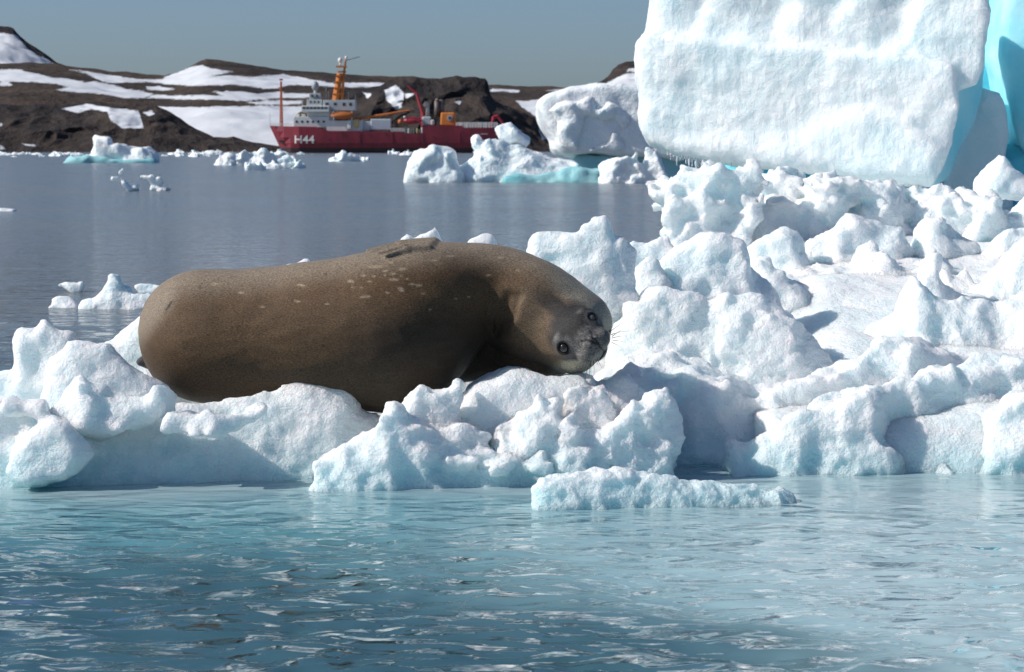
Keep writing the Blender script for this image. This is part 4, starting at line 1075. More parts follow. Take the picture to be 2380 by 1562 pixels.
# a string of small brash along the far shore: one template mesh each of four shapes
tmpl = []
for i in range(4):
    v, q = ice_mesh([Slab(lump_outline(1150, 1230, 380, 420, rs), 126, -0.3, (0.3, 0.6), (0.5, 0.9), 0.25)], 0.13, warp=(0.2, 1.0), lump=(0.18, 0.6), fine=(0, 1), seed=500 + i)
    v = v - np.array((v[:, 0].mean(), v[:, 1].mean(), 0))
    v /= (v[:, 0].max() - v[:, 0].min())
    me = bpy.data.meshes.new("brash_ice"); set_mesh(me, v, q); me.materials.append(M['far']); tmpl.append(me)
for i in range(64):
    u = rs.choice([rs.uniform(-20, 215), rs.uniform(370, 500), rs.uniform(905, 1000), rs.uniform(640, 760)], p=[0.5, 0.24, 0.2, 0.06])
    vb = 358 + 7.5 * rs.random() ** 1.6
    Yc = min(5619 * 1.73 / (vb - 343), 640)
    o = bpy.data.objects.new("brash_ice", tmpl[i % 4]); col.objects.link(o)
    p = P(u, vb, Yc)
    s = rs.uniform(8, 34) / FPX * Yc
    o.location = (p[0], Yc, -0.1); o.scale = (s, s, s * rs.uniform(0.6, 1.2)); o.rotation_euler = (0, 0, rs.uniform(-0.6, 0.6))
    tag(o, "small white scrap of brash ice strewn along the far shoreline", "brash ice", "brash ice scraps along the far shore")
# ice just behind the seal's tail
drift("ice_chunk", "white ice chunk with a pointed hump afloat just behind the seal's hind end", "ice chunk", 26, [
    ("ice", M['mid'], [(186, 714), (195, 700), (215, 690), (240, 680), (250, 668), (258, 656), (262, 643), (272, 642), (282, 650), (290, 662), (312, 676), (335, 684), (352, 690), (366, 704), (372, 714)], 0, -0.15, (0.06, 0.2), (0.1, 0.25), 0.06, (0.03, 0.3), (0.02, 0.16))], 0.02, seed=521)
drift("ice_chunk", "flat little ice chunk at the left end of the group behind the seal", "ice chunk", 26.2, [
    ("ice", M['mid'], [(117, 711), (120, 694), (132, 685), (150, 690), (170, 698), (186, 708), (188, 714)], 0, -0.1, (0.06, 0.12), (0.1, 0.15), 0.04, (0.025, 0.2), (0.015, 0.12))], 0.02, seed=522)
drift("ice_chunk", "small tilted ice chunk floating farthest out behind the seal's hind end", "ice chunk", 29, [
    ("ice", M['mid'], [(138, 662), (150, 656), (172, 657), (190, 653), (198, 664), (192, 676), (178, 682), (160, 672)], 0, None, (0.06, 0.1), (0.1, 0.15), 0.03, (0.02, 0.2), (0.012, 0.12))], 0.02, seed=523)
drift("ice_chunk", "white ice chunk partly hidden behind the seal's rump", "ice chunk", 27.5, [
    ("ice", M['mid'], [(314, 664), (330, 660), (350, 662), (372, 664), (390, 680), (380, 692), (345, 688), (325, 676)], 0, None, (0.06, 0.1), (0.1, 0.15), 0.03, (0.02, 0.2), (0.012, 0.12))], 0.02, seed=524)
drift("ice_chunk", "thin sliver of ice at the left edge on open water", "ice chunk", 66, [
    ("ice", M['mid'], [(-30, 490), (0, 484), (20, 485), (34, 488), (38, 491)], 0, -0.05, (0.15, 0.2), (0.2, 0.3), 0.05, (0.03, 0.5), (0.01, 0.3))], 0.04, seed=525)

# ================================================================== THE SHIP
SY = 790.0
SM = SY / FPX                      # metres per picture pixel at the ship
def sx(u): return (u - 1190.0) * SM
def sz(v): return (355.3 - v) * SM
ship = empty("research_ship", (sx(900), SY, 0))
tag(ship, "red-hulled polar ship numbered H44 with white bridge and orange mast", "ship")
def flat(name, c, rough=0.5, var=0.12, sc=0.6):
    t = NT(name)
    n = t.noise(t.pos((1, 1, 0.22)), sc, 4, 0.65)
    t.l(t.mix(t.ramp(n, [(0.3, (1 - var, 1 - var, 1 - var)), (0.7, (1 + var, 1 + var, 1 + var))]), (1, 1, 1), c, 'MULTIPLY') if False else
        t.mix(1.0, t.ramp(n, [(0.3, (1 - var, 1 - var, 1 - var)), (0.7, (1, 1, 1))]), c, 'MULTIPLY'), t.b.inputs["Base Color"])
    t.b.inputs["Roughness"].default_value = rough
    return t.m
HULL = flat("hull_red_paint", (0.25, 0.022, 0.040), 0.45, 0.45, 0.5)
BOOT = flat("boot_topping", (0.025, 0.012, 0.018), 0.6)
WHITE = flat("ship_white_paint", (0.78, 0.77, 0.72), 0.5, 0.12)
GREY = flat("ship_grey_paint", (0.50, 0.53, 0.54), 0.5)
ORANGE = flat("ship_orange_paint", (0.62, 0.20, 0.03), 0.5)
DORANGE = flat("boat_orange_paint", (0.45, 0.13, 0.025), 0.5)
RED = flat("crane_red_paint", (0.40, 0.025, 0.045), 0.5)
DARK = flat("ship_dark_fittings", (0.05, 0.05, 0.055), 0.6)
GLASS = flat("ship_window_glass", (0.04, 0.05, 0.06), 0.15)
BROWN = flat("exhaust_pipe_steel", (0.17, 0.13, 0.11), 0.6)
DECK = flat("deck_green_paint", (0.10, 0.16, 0.13), 0.7)

class MB:
    def __init__(self): self.v, self.f = [], []
    def box(self, x0, x1, y0, y1, z0, z1, taper=0.0):
        b = len(self.v)
        tx, ty = taper * (x1 - x0) / 2, taper * (y1 - y0) / 2
        self.v += [(x0, y0, z0), (x1, y0, z0), (x1, y1, z0), (x0, y1, z0), (x0 + tx, y0 + ty, z1), (x1 - tx, y0 + ty, z1), (x1 - tx, y1 - ty, z1), (x0 + tx, y1 - ty, z1)]
        self.f += [tuple(b + i for i in q) for q in ((0, 3, 2, 1), (4, 5, 6, 7), (0, 1, 5, 4), (1, 2, 6, 5), (2, 3, 7, 6), (3, 0, 4, 7))]
        return self
    def tube(self, a, c, r0, r1=None, m=8):
        r1 = r0 if r1 is None else r1
        a, c = Vector(a), Vector(c)
        d = (c - a).normalized()
        s = d.cross(Vector((0, 1, 0)))
        if s.length < 0.1: s = d.cross(Vector((1, 0, 0)))
        s.normalize(); t = d.cross(s)
        b = len(self.v)
        for p, r in ((a, r0), (c, r1)):
            for k in range(m):
                an = 2 * math.pi * k / m
                self.v.append(tuple(p + s * r * math.cos(an) + t * r * math.sin(an)))
        self.f += [(b + k, b + (k + 1) % m, b + m + (k + 1) % m, b + m + k) for k in range(m)]
        self.f += [tuple(b + k for k in range(m))[::-1], tuple(b + m + k for k in range(m))]
        return self
    def ball(self, c, rx, ry, rz, nu=12, nv=8):
        b = len(self.v)
        for j in range(nv + 1):
            ph = math.pi * j / nv
            for i in range(nu):
                th = 2 * math.pi * i / nu
                self.v.append((c[0] + rx * math.sin(ph) * math.cos(th), c[1] + ry * math.sin(ph) * math.sin(th), c[2] + rz * math.cos(ph)))
        for j in range(nv):
            for i in range(nu):
                self.f.append((b + j * nu + i, b + (j + 1) * nu + i, b + (j + 1) * nu + (i + 1) % nu, b + j * nu + (i + 1) % nu))
        return self
    def build(self, name, mat, parent, bevel=0.0, smooth=False):
        me = bpy.data.meshes.new(name)
        pb = Vector(parent["_b"])
        me.from_pydata([tuple(Vector(p) - pb) for p in self.v], [], self.f)
        if smooth:
            me.polygons.foreach_set("use_smooth", np.ones(len(me.polygons), bool))
        me.materials.append(mat)
        o = bpy.data.objects.new(name, me); col.objects.link(o)
        o.parent = parent
        o["_b"] = [float(c) for c in pb]
        if bevel:
            bv = o.modifiers.new("bevel", 'BEVEL'); bv.width = bevel; bv.segments = 2
        return o

def sbox(name, mat, u0, u1, v0, v1, y0=-4, y1=4, parent=None, bevel=0.12, taper=0.0):
    return MB().box(sx(u0), sx(u1), SY + y0, SY + y1, sz(v1), sz(v0), taper).build(name, mat, parent or ship, bevel)

# hull: sections from stem to stern
def hull():
    U = np.array([628, 634, 642, 652, 664, 680, 700, 730, 739, 755, 770, 830, 900, 942, 943, 985, 986, 1076, 1077, 1120, 1155, 1160])
    top = np.interp(U, [628, 660, 739, 770, 942, 943, 985, 986, 1076, 1077, 1160], [292.5, 294, 295.5, 305, 307, 311, 311, 293, 293, 298, 298])
    half = np.interp(U, [628, 642, 664, 700, 760, 1100, 1155, 1160], [0.15, 2.2, 4.2, 6.0, 6.6, 6.6, 6.0, 5.8])
    # stem rake: how far aft the section starts at a given height
    def stem(z): return np.interp(z, [-1.5, 0.6, 3, 9], [656, 655, 648, 628])
    levels = np.array([-1.5, 0.0, 1.65, 1.66, 3.2, 5.0, 7.0])
    rows = []
    for u, tz, hb in zip(U, top, half):
        zt = sz(tz)
        zs = np.concatenate([np.minimum(levels, zt - 0.05), [zt]])
        row = []
        for z in zs:
            uu = max(u, stem(z))
            frac = 0.0 if uu <= stem(z) + 0.01 and u < 700 else 1.0
            b = hb * (0.74 + 0.26 * np.clip((z + 1.5) / 5.0, 0, 1))
            b = min(b, 0.15 + 0.16 * max(0.0, (uu - stem(z))) * 1.15)
            row.append((sx(uu), b, z))
        rows.append(row)
    R = np.array(rows)
    n, m = R.shape[:2]
    vp, vf = [], []
    for s in (-1, 1):
        for i in range(n):
            for j in range(m):
                vp.append((R[i, j, 0], SY + s * R[i, j, 1], R[i, j, 2]))
    red, black = [], []
    for sidx, s in enumerate((-1, 1)):
        o = sidx * n * m
        for i in range(n - 1):
            for j in range(m - 1):
                q = (o + i * m + j, o + (i + 1) * m + j, o + (i + 1) * m + j + 1, o + i * m + j + 1)
                if s > 0: q = q[::-1]
                (black if j < 2 else red).append(q)
    for i in range(n - 1):      # deck
        a, b = i * m + m - 1, (i + 1) * m + m - 1
        red.append((a, b, n * m + b, n * m + a))
    for j in range(m - 1):      # transom
        a, b = (n - 1) * m + j, (n - 1) * m + j + 1
        red.append((a, n * m + a, n * m + b, b))
    for nm, mat, fs in (("hull", HULL, red), ("boot_topping", BOOT, black)):
        mb = MB(); mb.v, mb.f = vp, fs
        ob = mb.build(nm, mat, ship)
        bm = bmesh.new(); bm.from_mesh(ob.data)
        bmesh.ops.delete(bm, geom=[v for v in bm.verts if not v.link_faces], context='VERTS')
        bmesh.ops.remove_doubles(bm, verts=bm.verts, dist=0.001)
        bm.to_mesh(ob.data); bm.free()
        if nm == "hull": h = ob
    return h
hull_o = hull()
FY = SY - 6.75                       # just outside the near side
# number on the bow
def text(s, u0, u1, v0, v1, y, mat, parent, name):
    cu = bpy.data.curves.new(name, 'FONT')
    cu.body = s; cu.extrude = 0.03; cu.resolution_u = 2
    cu.offset = 0.018
    o = bpy.data.objects.new("tmp", cu); col.objects.link(o)
    bpy.context.view_layer.update()
    me = bpy.data.meshes.new_from_object(o.evaluated_get(bpy.context.evaluated_depsgraph_get()))
    bpy.data.objects.remove(o)
    co = np.empty(len(me.vertices) * 3, np.float32); me.vertices.foreach_get("co", co); co = co.reshape(-1, 3)
    a, b = co.min(0), co.max(0)
    x = sx(u0) + (co[:, 0] - a[0]) / (b[0] - a[0]) * (sx(u1) - sx(u0))
    z = sz(v1) + (co[:, 1] - a[1]) / (b[1] - a[1]) * (sz(v0) - sz(v1))
    yy = y(x, z) - 0.05 - (co[:, 2] - a[2]) * 0.4
    pb = np.array(parent["_b"])
    me.vertices.foreach_set("co", (np.stack([x, yy, z], 1) - pb).astype(np.float32).ravel())
    me.update()
    me.name = name
    me.materials.clear(); me.materials.append(mat)
    ob = bpy.data.objects.new(name, me); col.objects.link(ob); ob.parent = parent
    ob["_b"] = [float(c) for c in pb]
    return ob
def hull_y(x, z):
    u = x / SM + 1190.0
    hb = np.interp(u, [628, 642, 664, 700, 760], [0.15, 2.2, 4.2, 6.0, 6.6]) * (0.74 + 0.26 * np.clip((z + 1.5) / 5.0, 0, 1))
    st = np.interp(z, [-1.5, 0.6, 3, 9], [656, 655, 648, 628])
    return SY - np.minimum(hb, 0.15 + 0.184 * np.maximum(0, u - st))
text("H44", 690, 736, 315, 333.5, hull_y, WHITE, hull_o, "hull_number")
# hull details
for i, (u, v) in enumerate([(801, 311), (815, 333), (836, 333), (862, 312), (880, 334), (900, 312), (905, 333), (925, 333), (980, 330), (1010, 318), (1076, 308), (770, 325), (790, 334), (842, 311), (945, 334), (1040, 330)]):
    MB().tube((sx(u), FY - 0.02, sz(v)), (sx(u), FY + 0.4, sz(v)), 0.24, m=10).build("porthole", GLASS, hull_o)
for u in (840, 915, 985, 1070):
    MB().box(sx(u) - 0.12, sx(u) + 0.12, FY + 0.03, FY + 0.35, 2.0, 6.6).build("fender_strake", HULL, hull_o)
MB().box(sx(1118), sx(1134), FY + 0.0, FY + 0.3, sz(312) - 0.1, sz(312) + 0.15).build("name_mark", GREY, hull_o)
MB().box(sx(652), sx(668), hull_y(np.array([sx(660)]), 4.5)[0] - 0.3, SY, sz(330), sz(326)).build("anchor", DARK, hull_o, 0.1)

# superstructure
house = sbox("deck_house", WHITE, 687, 770, 272, 297, -5, 5)
sbox("deck_house", WHITE, 764, 846, 281, 305.5, -5.2, 5.2)
bridge = sbox("bridge", WHITE, 706, 770, 247, 261.5, -6.2, 6.2)
sbox("bridge_deck", WHITE, 719, 771, 261.8, 271.8, -4.6, 4.6)
sbox("upper_house", GREY, 755, 829, 234, 258, -4, 4)
sbox("tower_base", GREY, 717, 752, 232, 246.8, -3, 3)
sbox("tower_top", GREY, 722, 748, 218, 231.8, -2.2, 2.2)
for k in range(7):                    # bridge windows
    sbox("window", GLASS, 709 + k * 8.4, 715.5 + k * 8.4, 250, 254.5, -6.25, -6.0, bridge, 0)
for k in range(6):
    sbox("window", GLASS, 692 + k * 12.5, 697 + k * 12.5, 281, 286, -5.06, -4.8, house, 0)
for u0, u1, v0, v1 in ((760, 768, 240, 246), (780, 786, 240, 246), (800, 806, 240, 247), (815, 821, 240, 247)):
    sbox("window", GLASS, u0, u1, v0, v1, -4.06, -3.8, None, 0)
for u0, u1, v0, v1 in ((724, 728, 236, 241), (733, 737, 236, 241), (742, 746, 236, 241), (727, 731, 222, 227), (738, 742, 222, 227)):
    sbox("window", DARK, u0, u1, v0, v1, -3.1, -2.0, None, 0)
for u in (690, 705, 718, 731, 744, 757):
    sbox("deck_locker", GREY if u % 2 else WHITE, u, u + 9, 266, 271.9, -3.5, -1.5)
MB().ball((sx(735), SY, sz(201)), 1.2, 1.2, 1.6).build("radome", flat("radome_grey", (0.32, 0.36, 0.38)), ship, smooth=True)
MB().tube((sx(735), SY, sz(218)), (sx(735), SY, sz(207)), 0.5).build("radome_stand", GREY, ship)
# lifeboat and its davits
lb = MB().ball((sx(801), SY - 5.4, sz(270)), 4.2, 1.5, 1.25, 16, 10).build("lifeboat", DORANGE, ship, smooth=True)
MB().box(sx(776), sx(826), SY - 6.4, SY - 4.4, sz(268), sz(262)).build("lifeboat_canopy", DORANGE, lb, 0.3)
for u in (780, 822):
    MB().box(sx(u) - 0.18, sx(u) + 0.18, SY - 6.3, SY - 5.9, sz(281), sz(259)).build("davit", GREY, ship)
sbox("container", flat("container_white", (0.72, 0.75, 0.76), 0.5, 0.08), 865, 911, 277.5, 302, -5, -2)
for u in np.linspace(868, 908, 9):
    sbox("container_rib", flat("container_white_b", (0.66, 0.69, 0.70)) if u == 868 else bpy.data.materials["container_white_b"], u - 0.6, u + 0.6, 279, 301, -5.08, -4.9, None, 0)
sbox("container", GREY, 845, 864, 283, 304, -4.5, -2)
sbox("deck_gear", WHITE, 812, 820, 281, 300, -6.2, -5.3)
sbox("deck_gear", flat("gear_yellow", (0.6, 0.45, 0.2)), 826, 838, 279, 296, -6.0, -5.2)
# main mast
mm = MB()
mm.tube((sx(782), SY, sz(234)), (sx(792), SY, sz(172)), 1.25, 0.9)
mm.tube((sx(796), SY, sz(234)), (sx(803), SY, sz(160)), 0.5, 0.35)
for v in (220, 206, 192, 178):
    mm.box(sx(782 + (234 - v) * 0.16) - 1.3, sx(796 + (234 - v) * 0.1) + 0.6, SY - 1.2, SY + 1.2, sz(v), sz(v) + 0.25)
mast = mm.build("main_mast", ORANGE, ship)
MB().box(sx(784), sx(808), SY - 2.2, SY + 2.2, sz(158), sz(155)).build("yardarm", ORANGE, mast)
MB().box(sx(788), sx(806), SY - 1.6, SY + 1.6, sz(170), sz(166.5)).build("crosstree", ORANGE, mast)
MB().tube((sx(804), SY, sz(160)), (sx(806), SY, sz(137)), 0.32, 0.22).build("topmast", ORANGE, mast)
MB().ball((sx(793), SY, sz(142)), 0.75, 0.75, 0.9).tube((sx(793), SY, sz(155)), (sx(793), SY, sz(146)), 0.3).build("satellite_dome", WHITE, mast, smooth=True)
MB().ball((sx(807), SY, sz(136)), 0.45, 0.45, 0.6).build("satellite_dome", WHITE, mast, smooth=True)
MB().tube((sx(807), SY, sz(142)), (sx(838), SY, sz(134)), 0.1).build("antenna", DARK, mast)
MB().box(sx(777), sx(796), SY - 0.3, SY + 0.3, sz(196), sz(193.5)).build("radar_bar", DARK, mast)
# foremast: open lattice
fm = MB()
for a, b, r in (((653.5, -0.5), (655, -0.3), .2), ((659.5, -0.5), (657, -0.3), .2), ((656.5, 0.6), (656, 0.4), .2)):
    fm.tube((sx(a[0]), SY + a[1], sz(294)), (sx(b[0]), SY + b[1], sz(190)), r, 0.14, 6)
for k in range(14):
    v = 292 - k * 7.4
    fm.box(sx(654.2), sx(659), SY - 0.5, SY + 0.6, sz(v), sz(v) + 0.22)
fmo = fm.build("foremast", flat("foremast_orange", (0.48, 0.11, 0.035)), ship)
MB().box(sx(649), sx(664), SY - 0.2, SY + 0.2, sz(206), sz(204)).build("yardarm", DORANGE, fmo)
MB().box(sx(653), sx(660), SY - 0.5, SY + 0.5, sz(188), sz(184.5)).build("lantern", RED, fmo)
MB().tube((sx(629.5), SY, sz(293)), (sx(629.5), SY, sz(262)), 0.07).build("jackstaff", GREY, ship)
for u, v in ((760, 205), (765, 212), (812, 215), (828, 222), (705, 255)):
    MB().tube((sx(u), SY, sz(236)), (sx(u), SY, sz(v)), 0.09).build("whip_antenna", GREY, ship)
# cranes
MB().tube((sx(830), SY - 2, sz(277)), (sx(954), SY - 2, sz(257.5)), 0.45, 0.3).build("crane_boom", DORANGE, ship)
MB().tube((sx(832), SY - 2, sz(305)), (sx(832), SY - 2, sz(275)), 0.8).build("crane_pedestal", DORANGE, ship)
ac = MB().tube((sx(986), SY - 3, sz(295)), (sx(984), SY - 3, sz(262)), 0.8, 0.6)
ac.tube((sx(985), SY - 3, sz(266)), (sx(970), SY - 3, sz(218)), 0.55, 0.42).tube((sx(970), SY - 3, sz(218)), (sx(948), SY - 3, sz(201)), 0.4, 0.25)
ac.build("aft_crane", RED, ship)
MB().ball((sx(961), SY - 5.2, sz(281)), 3.0, 1.2, 1.15, 14, 8).box(sx(948), sx(978), SY - 6.2, SY - 4.4, sz(284), sz(274)).build("work_boat", RED, ship)
MB().ball((sx(933), SY - 5.0, sz(284)), 0.8, 0.8, 0.9).build("buoy", DORANGE, ship, smooth=True)
MB().ball((sx(943), SY - 5.6, sz(273)), 0.35, 0.35, 0.4).build("searchlight", WHITE, ship, smooth=True)
MB().tube((sx(995), SY - 2, sz(276)), (sx(996), SY - 2, sz(246)), 0.7, 0.5).ball((sx(992), SY - 2, sz(244)), 0.8, 0.8, 1.0).build("vent_mast", flat("vent_cream", (0.62, 0.57, 0.46)), ship, smooth=True)
sbox("winch_house", GREY, 983, 1004, 272, 292, -5, -1, None, 0.4)
sbox("winch_house", flat("winch_pale", (0.55, 0.50, 0.47)), 1003, 1012, 279, 292, -5.5, -2, None, 0.4)
# exhaust and funnel
MB().tube((sx(1017), SY, sz(272)), (sx(1016), SY, sz(235)), 0.9, 0.8).tube((sx(1027), SY + 1, sz(272)), (sx(1026), SY + 1, sz(232)), 1.0, 0.9).ball((sx(1017), SY - 0.3, sz(234)), 0.7, 0.7, 0.7).build("exhaust_pipe", BROWN, ship, smooth=True)
fun = MB().box(sx(1024), sx(1061), SY - 3.2, SY + 3.2, sz(294), sz(262), 0.10).build("funnel", ORANGE, ship, 0.5)
MB().tube((sx(1046.5), SY - 3.3, sz(275)), (sx(1046.5), SY - 2.6, sz(275)), 0.95, m=14).build("crest", GREY, fun)
MB().tube((sx(1046.5), SY - 3.42, sz(275)), (sx(1046.5), SY - 3.2, sz(275)), 0.55, m=14).build("crest_centre", flat("crest_blue", (0.05, 0.10, 0.2)), fun)
for u in (1038, 1045, 1053):
    MB().tube((sx(u), SY, sz(263)), (sx(u), SY, sz(258.5)), 0.5).build("exhaust_outlet", DARK, fun)
# open working deck
for k, u in enumerate((945, 950, 957, 963, 970, 976, 981)):
    sbox("deck_gear", (DECK, WHITE, BROWN, DECK, bpy.data.materials["gear_yellow"], DECK, WHITE)[k], u, u + 4, 297 + (k % 3) * 2, 310.5, -6.2, -4.5, None, 0.15)
# rails
def rail(u0, u1, v0, v1, n, y, thick=0.11):
    m = MB()
    for k in range(n):
        u = u0 + (u1 - u0) * k / (n - 1)
        m.box(sx(u) - thick, sx(u) + thick, SY + y - thick, SY + y + thick, sz(v1), sz(v0))
    for j in range(3):
        v = v0 + (v1 - v0) * j / 3.0
        m.box(sx(u0), sx(u1), SY + y - thick * 0.8, SY + y + thick * 0.8, sz(v) - thick * 0.7, sz(v) + thick * 0.7)
    m.build("guard_rail", WHITE, ship)
rail(1062, 1156, 286, 298, 16, -6.0, 0.16)
rail(1062, 1156, 286, 298, 16, 5.6, 0.14)
for u in (1070, 1084, 1098, 1112, 1128, 1142):
    sbox("deck_gear", bpy.data.materials["vent_cream"], u, u + 5, 287, 297.8, -4, -2, None, 0.2)
rail(912, 942, 299, 307, 8, -6.0)
rail(632, 686, 287, 294, 10, -2.6, 0.07)
# stern gantry
for y in (-4.5, 4.5):
    MB().tube((sx(1143), SY + y, sz(298)), (sx(1147), SY + y, sz(272)), 0.45).tube((sx(1147), SY + y, sz(272)), (sx(1157), SY + y, sz(271)), 0.5).tube((sx(1157), SY + y, sz(271)), (sx(1174), SY + y, sz(294)), 0.5, 0.4).build("gantry_arm", RED, ship)
MB().tube((sx(1157), SY - 4.5, sz(271)), (sx(1157), SY + 4.5, sz(271)), 0.5).build("gantry_beam", RED, ship)

# ================================================================== THE SEAL
def build_seal():
    base = P(900, 945, 13.1); base[2] = 0.30
    def S(u, v, Y, rpx):
        return P(u, v, Y).astype(np.float32), rpx * Y / FPX
    def sphere(p, c, r):
        return np.linalg.norm(p - c, axis=1) - r
    def cone(p, a, ra, b, rb):
        d = b - a
        t = np.clip(((p - a) @ d) / (d @ d), 0, 1)
        return np.linalg.norm(p - a - t[:, None] * d, axis=1) - (ra + (rb - ra) * t)
    body = [S(470, 772, 13.16, 135), S(600, 772, 13.12, 146), S(740, 769, 13.08, 160), S(890, 764, 13.05, 181), S(985, 720, 13.07, 157), S(1075, 678, 13.12, 113), S(1165, 682, 13.16, 109), S(1238, 722, 13.08, 112)]
    raw = [(470, 772, 13.16, 135), (600, 772, 13.12, 146), (740, 769, 13.08, 160), (880, 764, 13.05, 180), (985, 718, 13.07, 156), (1075, 680, 13.12, 115), (1160, 684, 13.15, 110), (1232, 716, 13.10, 114), (1285, 742, 13.06, 103), (1324, 758, 13.04, 90)]
    K = np.array([raw[0]] + raw + [raw[-1]], float)
    body = []
    for i in range(1, len(K) - 2):
        for t_ in np.linspace(0, 1, 4)[:-1]:
            a_, b_, c_, d_ = K[i - 1:i + 3]
            body.append(S(*(0.5 * (2 * b_ + (c_ - a_) * t_ + (2 * a_ - 5 * b_ + 4 * c_ - d_) * t_ ** 2 + (3 * b_ - a_ - 3 * c_ + d_) * t_ ** 3))))
    body.append(S(*raw[-1]))
    extra = [S(482, 800, 13.13, 131), S(600, 795, 13.12, 130), S(740, 795, 13.08, 142), S(930, 800, 13.05, 142)]
    hind = [S(470, 772, 13.2, 120), S(440, 800, 13.55, 85), S(400, 830, 13.75, 45)]
    hflip = [S(420, 838, 13.5, 26), S(352, 840, 13.45, 13), S(326, 842, 13.42, 8)]
    throat = [S(1090, 800, 13.28, 92), S(1175, 818, 13.24, 66), S(1290, 835, 13.10, 42)]
    fl_tips = [((1010, 562, 13.08), (854, 582, 13.06)), ((1006, 566, 13.03), (866, 585, 12.99)), ((1000, 571, 12.98), (880, 589, 12.92)), ((994, 577, 12.93), (898, 594, 12.86))]
    fing = [(S(*a, 11), S((a[0] + b[0]) / 2, (a[1] + b[1]) / 2 - 4, (a[2] + b[2]) / 2, 9.5), S(*b, 5.2)) for a, b in fl_tips]
    # head frame
    e0 = np.array((.69, 0, .72)); e0 /= np.linalg.norm(e0)
    up0 = np.array((-.72, 0, .69)); up0 /= np.linalg.norm(up0)
    f0 = np.array((0, -1.0, 0))
    ya, pa = math.radians(13), math.radians(20)
    f1 = math.cos(ya) * f0 + math.sin(ya) * e0
    e1 = math.cos(ya) * e0 - math.sin(ya) * f0
    f2 = math.cos(pa) * f1 - math.sin(pa) * up0
    up2 = math.cos(pa) * up0 + math.sin(pa) * f1
    Hc = P(1341.5, 773, 12.76) - 0.085 * f2 - 0.025 * up2
    R = np.stack([e1, f2, up2], 1).astype(np.float32)      # world -> local: (p - Hc) @ R
    Hc = Hc.astype(np.float32)
    cheeks = [S(1335, 818, 12.97, 53), S(1366, 748, 12.98, 47)]
    eyeL = eyeR = None
    st = {}
    def ell(q, c, r):
        r = np.array(r, np.float32)
        d = (q - np.array(c, np.float32)) / r
        k0 = np.linalg.norm(d, axis=1)
        k1 = np.linalg.norm(d / r, axis=1)
        return k0 * (k0 - 1.0) / np.maximum(k1, 1e-6)
    def head(p):
        q = (p - Hc) @ R
        f = ell(q, (0, -0.07, 0.0), (0.172, 0.19, 0.152))
        f = smin(f, ell(q, (0, 0.05, -0.015), (0.128, 0.115, 0.098)), 0.07)
        f = smin(f, cone(q, np.array((0, 0.05, -0.04), np.float32), 0.100, np.array((0, 0.130, -0.055), np.float32), 0.080), 0.05)
        for s in (-1, 1):
            f = smin(f, ell(q, (s * 0.050, 0.160, -0.062), (0.058, 0.058, 0.052)), 0.016)
            f = smin(f, ell(q, (s * 0.088, 0.062, 0.066), (0.036, 0.03, 0.022)), 0.03)
        f = smin(f, ell(q, (0, 0.196, -0.022), (0.036, 0.024, 0.024)), 0.020)
        f = smin(f, ell(q, (0, 0.125, -0.122), (0.058, 0.066, 0.036)), 0.018)
        return f
    def func(p, detail=True):
        f = np.full(len(p), 2.0, np.float32)
        for (a, ra), (b, rb) in zip(body[:-1], body[1:]):
            m = np.abs(p[:, 0] - (a[0] + b[0]) / 2) < abs(a[0] - b[0]) / 2 + max(ra, rb) * 1.05 + 0.12
            if m.any():
                f[m] = smin(f[m], cone(p[m], a, ra, b, rb), 0.02)
        for c, r in extra:
            m = np.abs(p[:, 0] - c[0]) < r + 0.3
            if m.any():
                f[m] = smin(f[m], sphere(p[m], c, r), 0.16)
        for ch, k in ((hind, 0.12), (hflip, 0.06)):
            for (a, ra), (b, rb) in zip(ch[:-1], ch[1:]):
                f = smin(f, cone(p, a, ra, b, rb), k)
        t = None
        for (a, ra), (b, rb) in zip(throat[:-1], throat[1:]):
            g = cone(p, a, ra, b, rb)
            t = g if t is None else smin(t, g, 0.05)
        f = smin(f, t, 0.035)
        for a, m, b in fing:
            f = smin(f, cone(p, a[0], a[1], m[0], m[1]), 0.025)
            f = smin(f, cone(p, m[0], m[1], b[0], b[1]), 0.012)
        m = p[:, 0] > -0.1
        if m.any():
            h = head(p[m])
            for c, r in cheeks:
                h = smin(h, sphere(p[m], c, r), 0.07)
            f[m] = smin(f[m], h, 0.075)
        f = f - 0.012 * perlin(p / 0.38, 601) - 0.0035 * perlin(p / np.array((0.12, 0.12, 0.05), np.float32), 602)
        if detail and m.any():
            pm, fm_ = p[m], f[m]
            for (c, d, rad) in st.get('eyes', ()):
                fm_ = smax(fm_, -(sphere(pm, c - d * 0.012, rad * 1.22)), 0.012)
                w = pm - (c - d * 0.006)
                hh = w @ d
                ring = np.sqrt((np.linalg.norm(w - hh[:, None] * d, axis=1) - rad * 1.22) ** 2 + hh ** 2) - 0.0085
                fm_ = smin(fm_, ring, 0.012)
            for pts, r, k in st.get('cuts', ()):
                for a, b in zip(pts[:-1], pts[1:]):
                    fm_ = smax(fm_, -cone(pm, a, r, b, r), k)
            f[m] = fm_
        return f.astype(np.float32)
    def hit(u, v):
        o = np.array((0, 0, CAM_H)); d = P(u, v, 13.0) - o; d /= np.linalg.norm(d)
        t = 11.8
        bt, bd = t, 9.0
        for _ in range(60):
            x = (o + d * t).astype(np.float32)[None]
            dd = float(func(x, False)[0])
            if abs(dd) < bd: bt, bd = t, abs(dd)
            t += dd * 0.8
            if abs(dd) < 5e-4 or t > 14: break
        t = bt
        x = o + d * t
        g = np.array([float(func((x + e).astype(np.float32)[None], False)[0] - func((x - e).astype(np.float32)[None], False)[0]) for e in np.eye(3) * 0.012])
        return x.astype(np.float32), (g / np.linalg.norm(g)).astype(np.float32)
    eyes = []
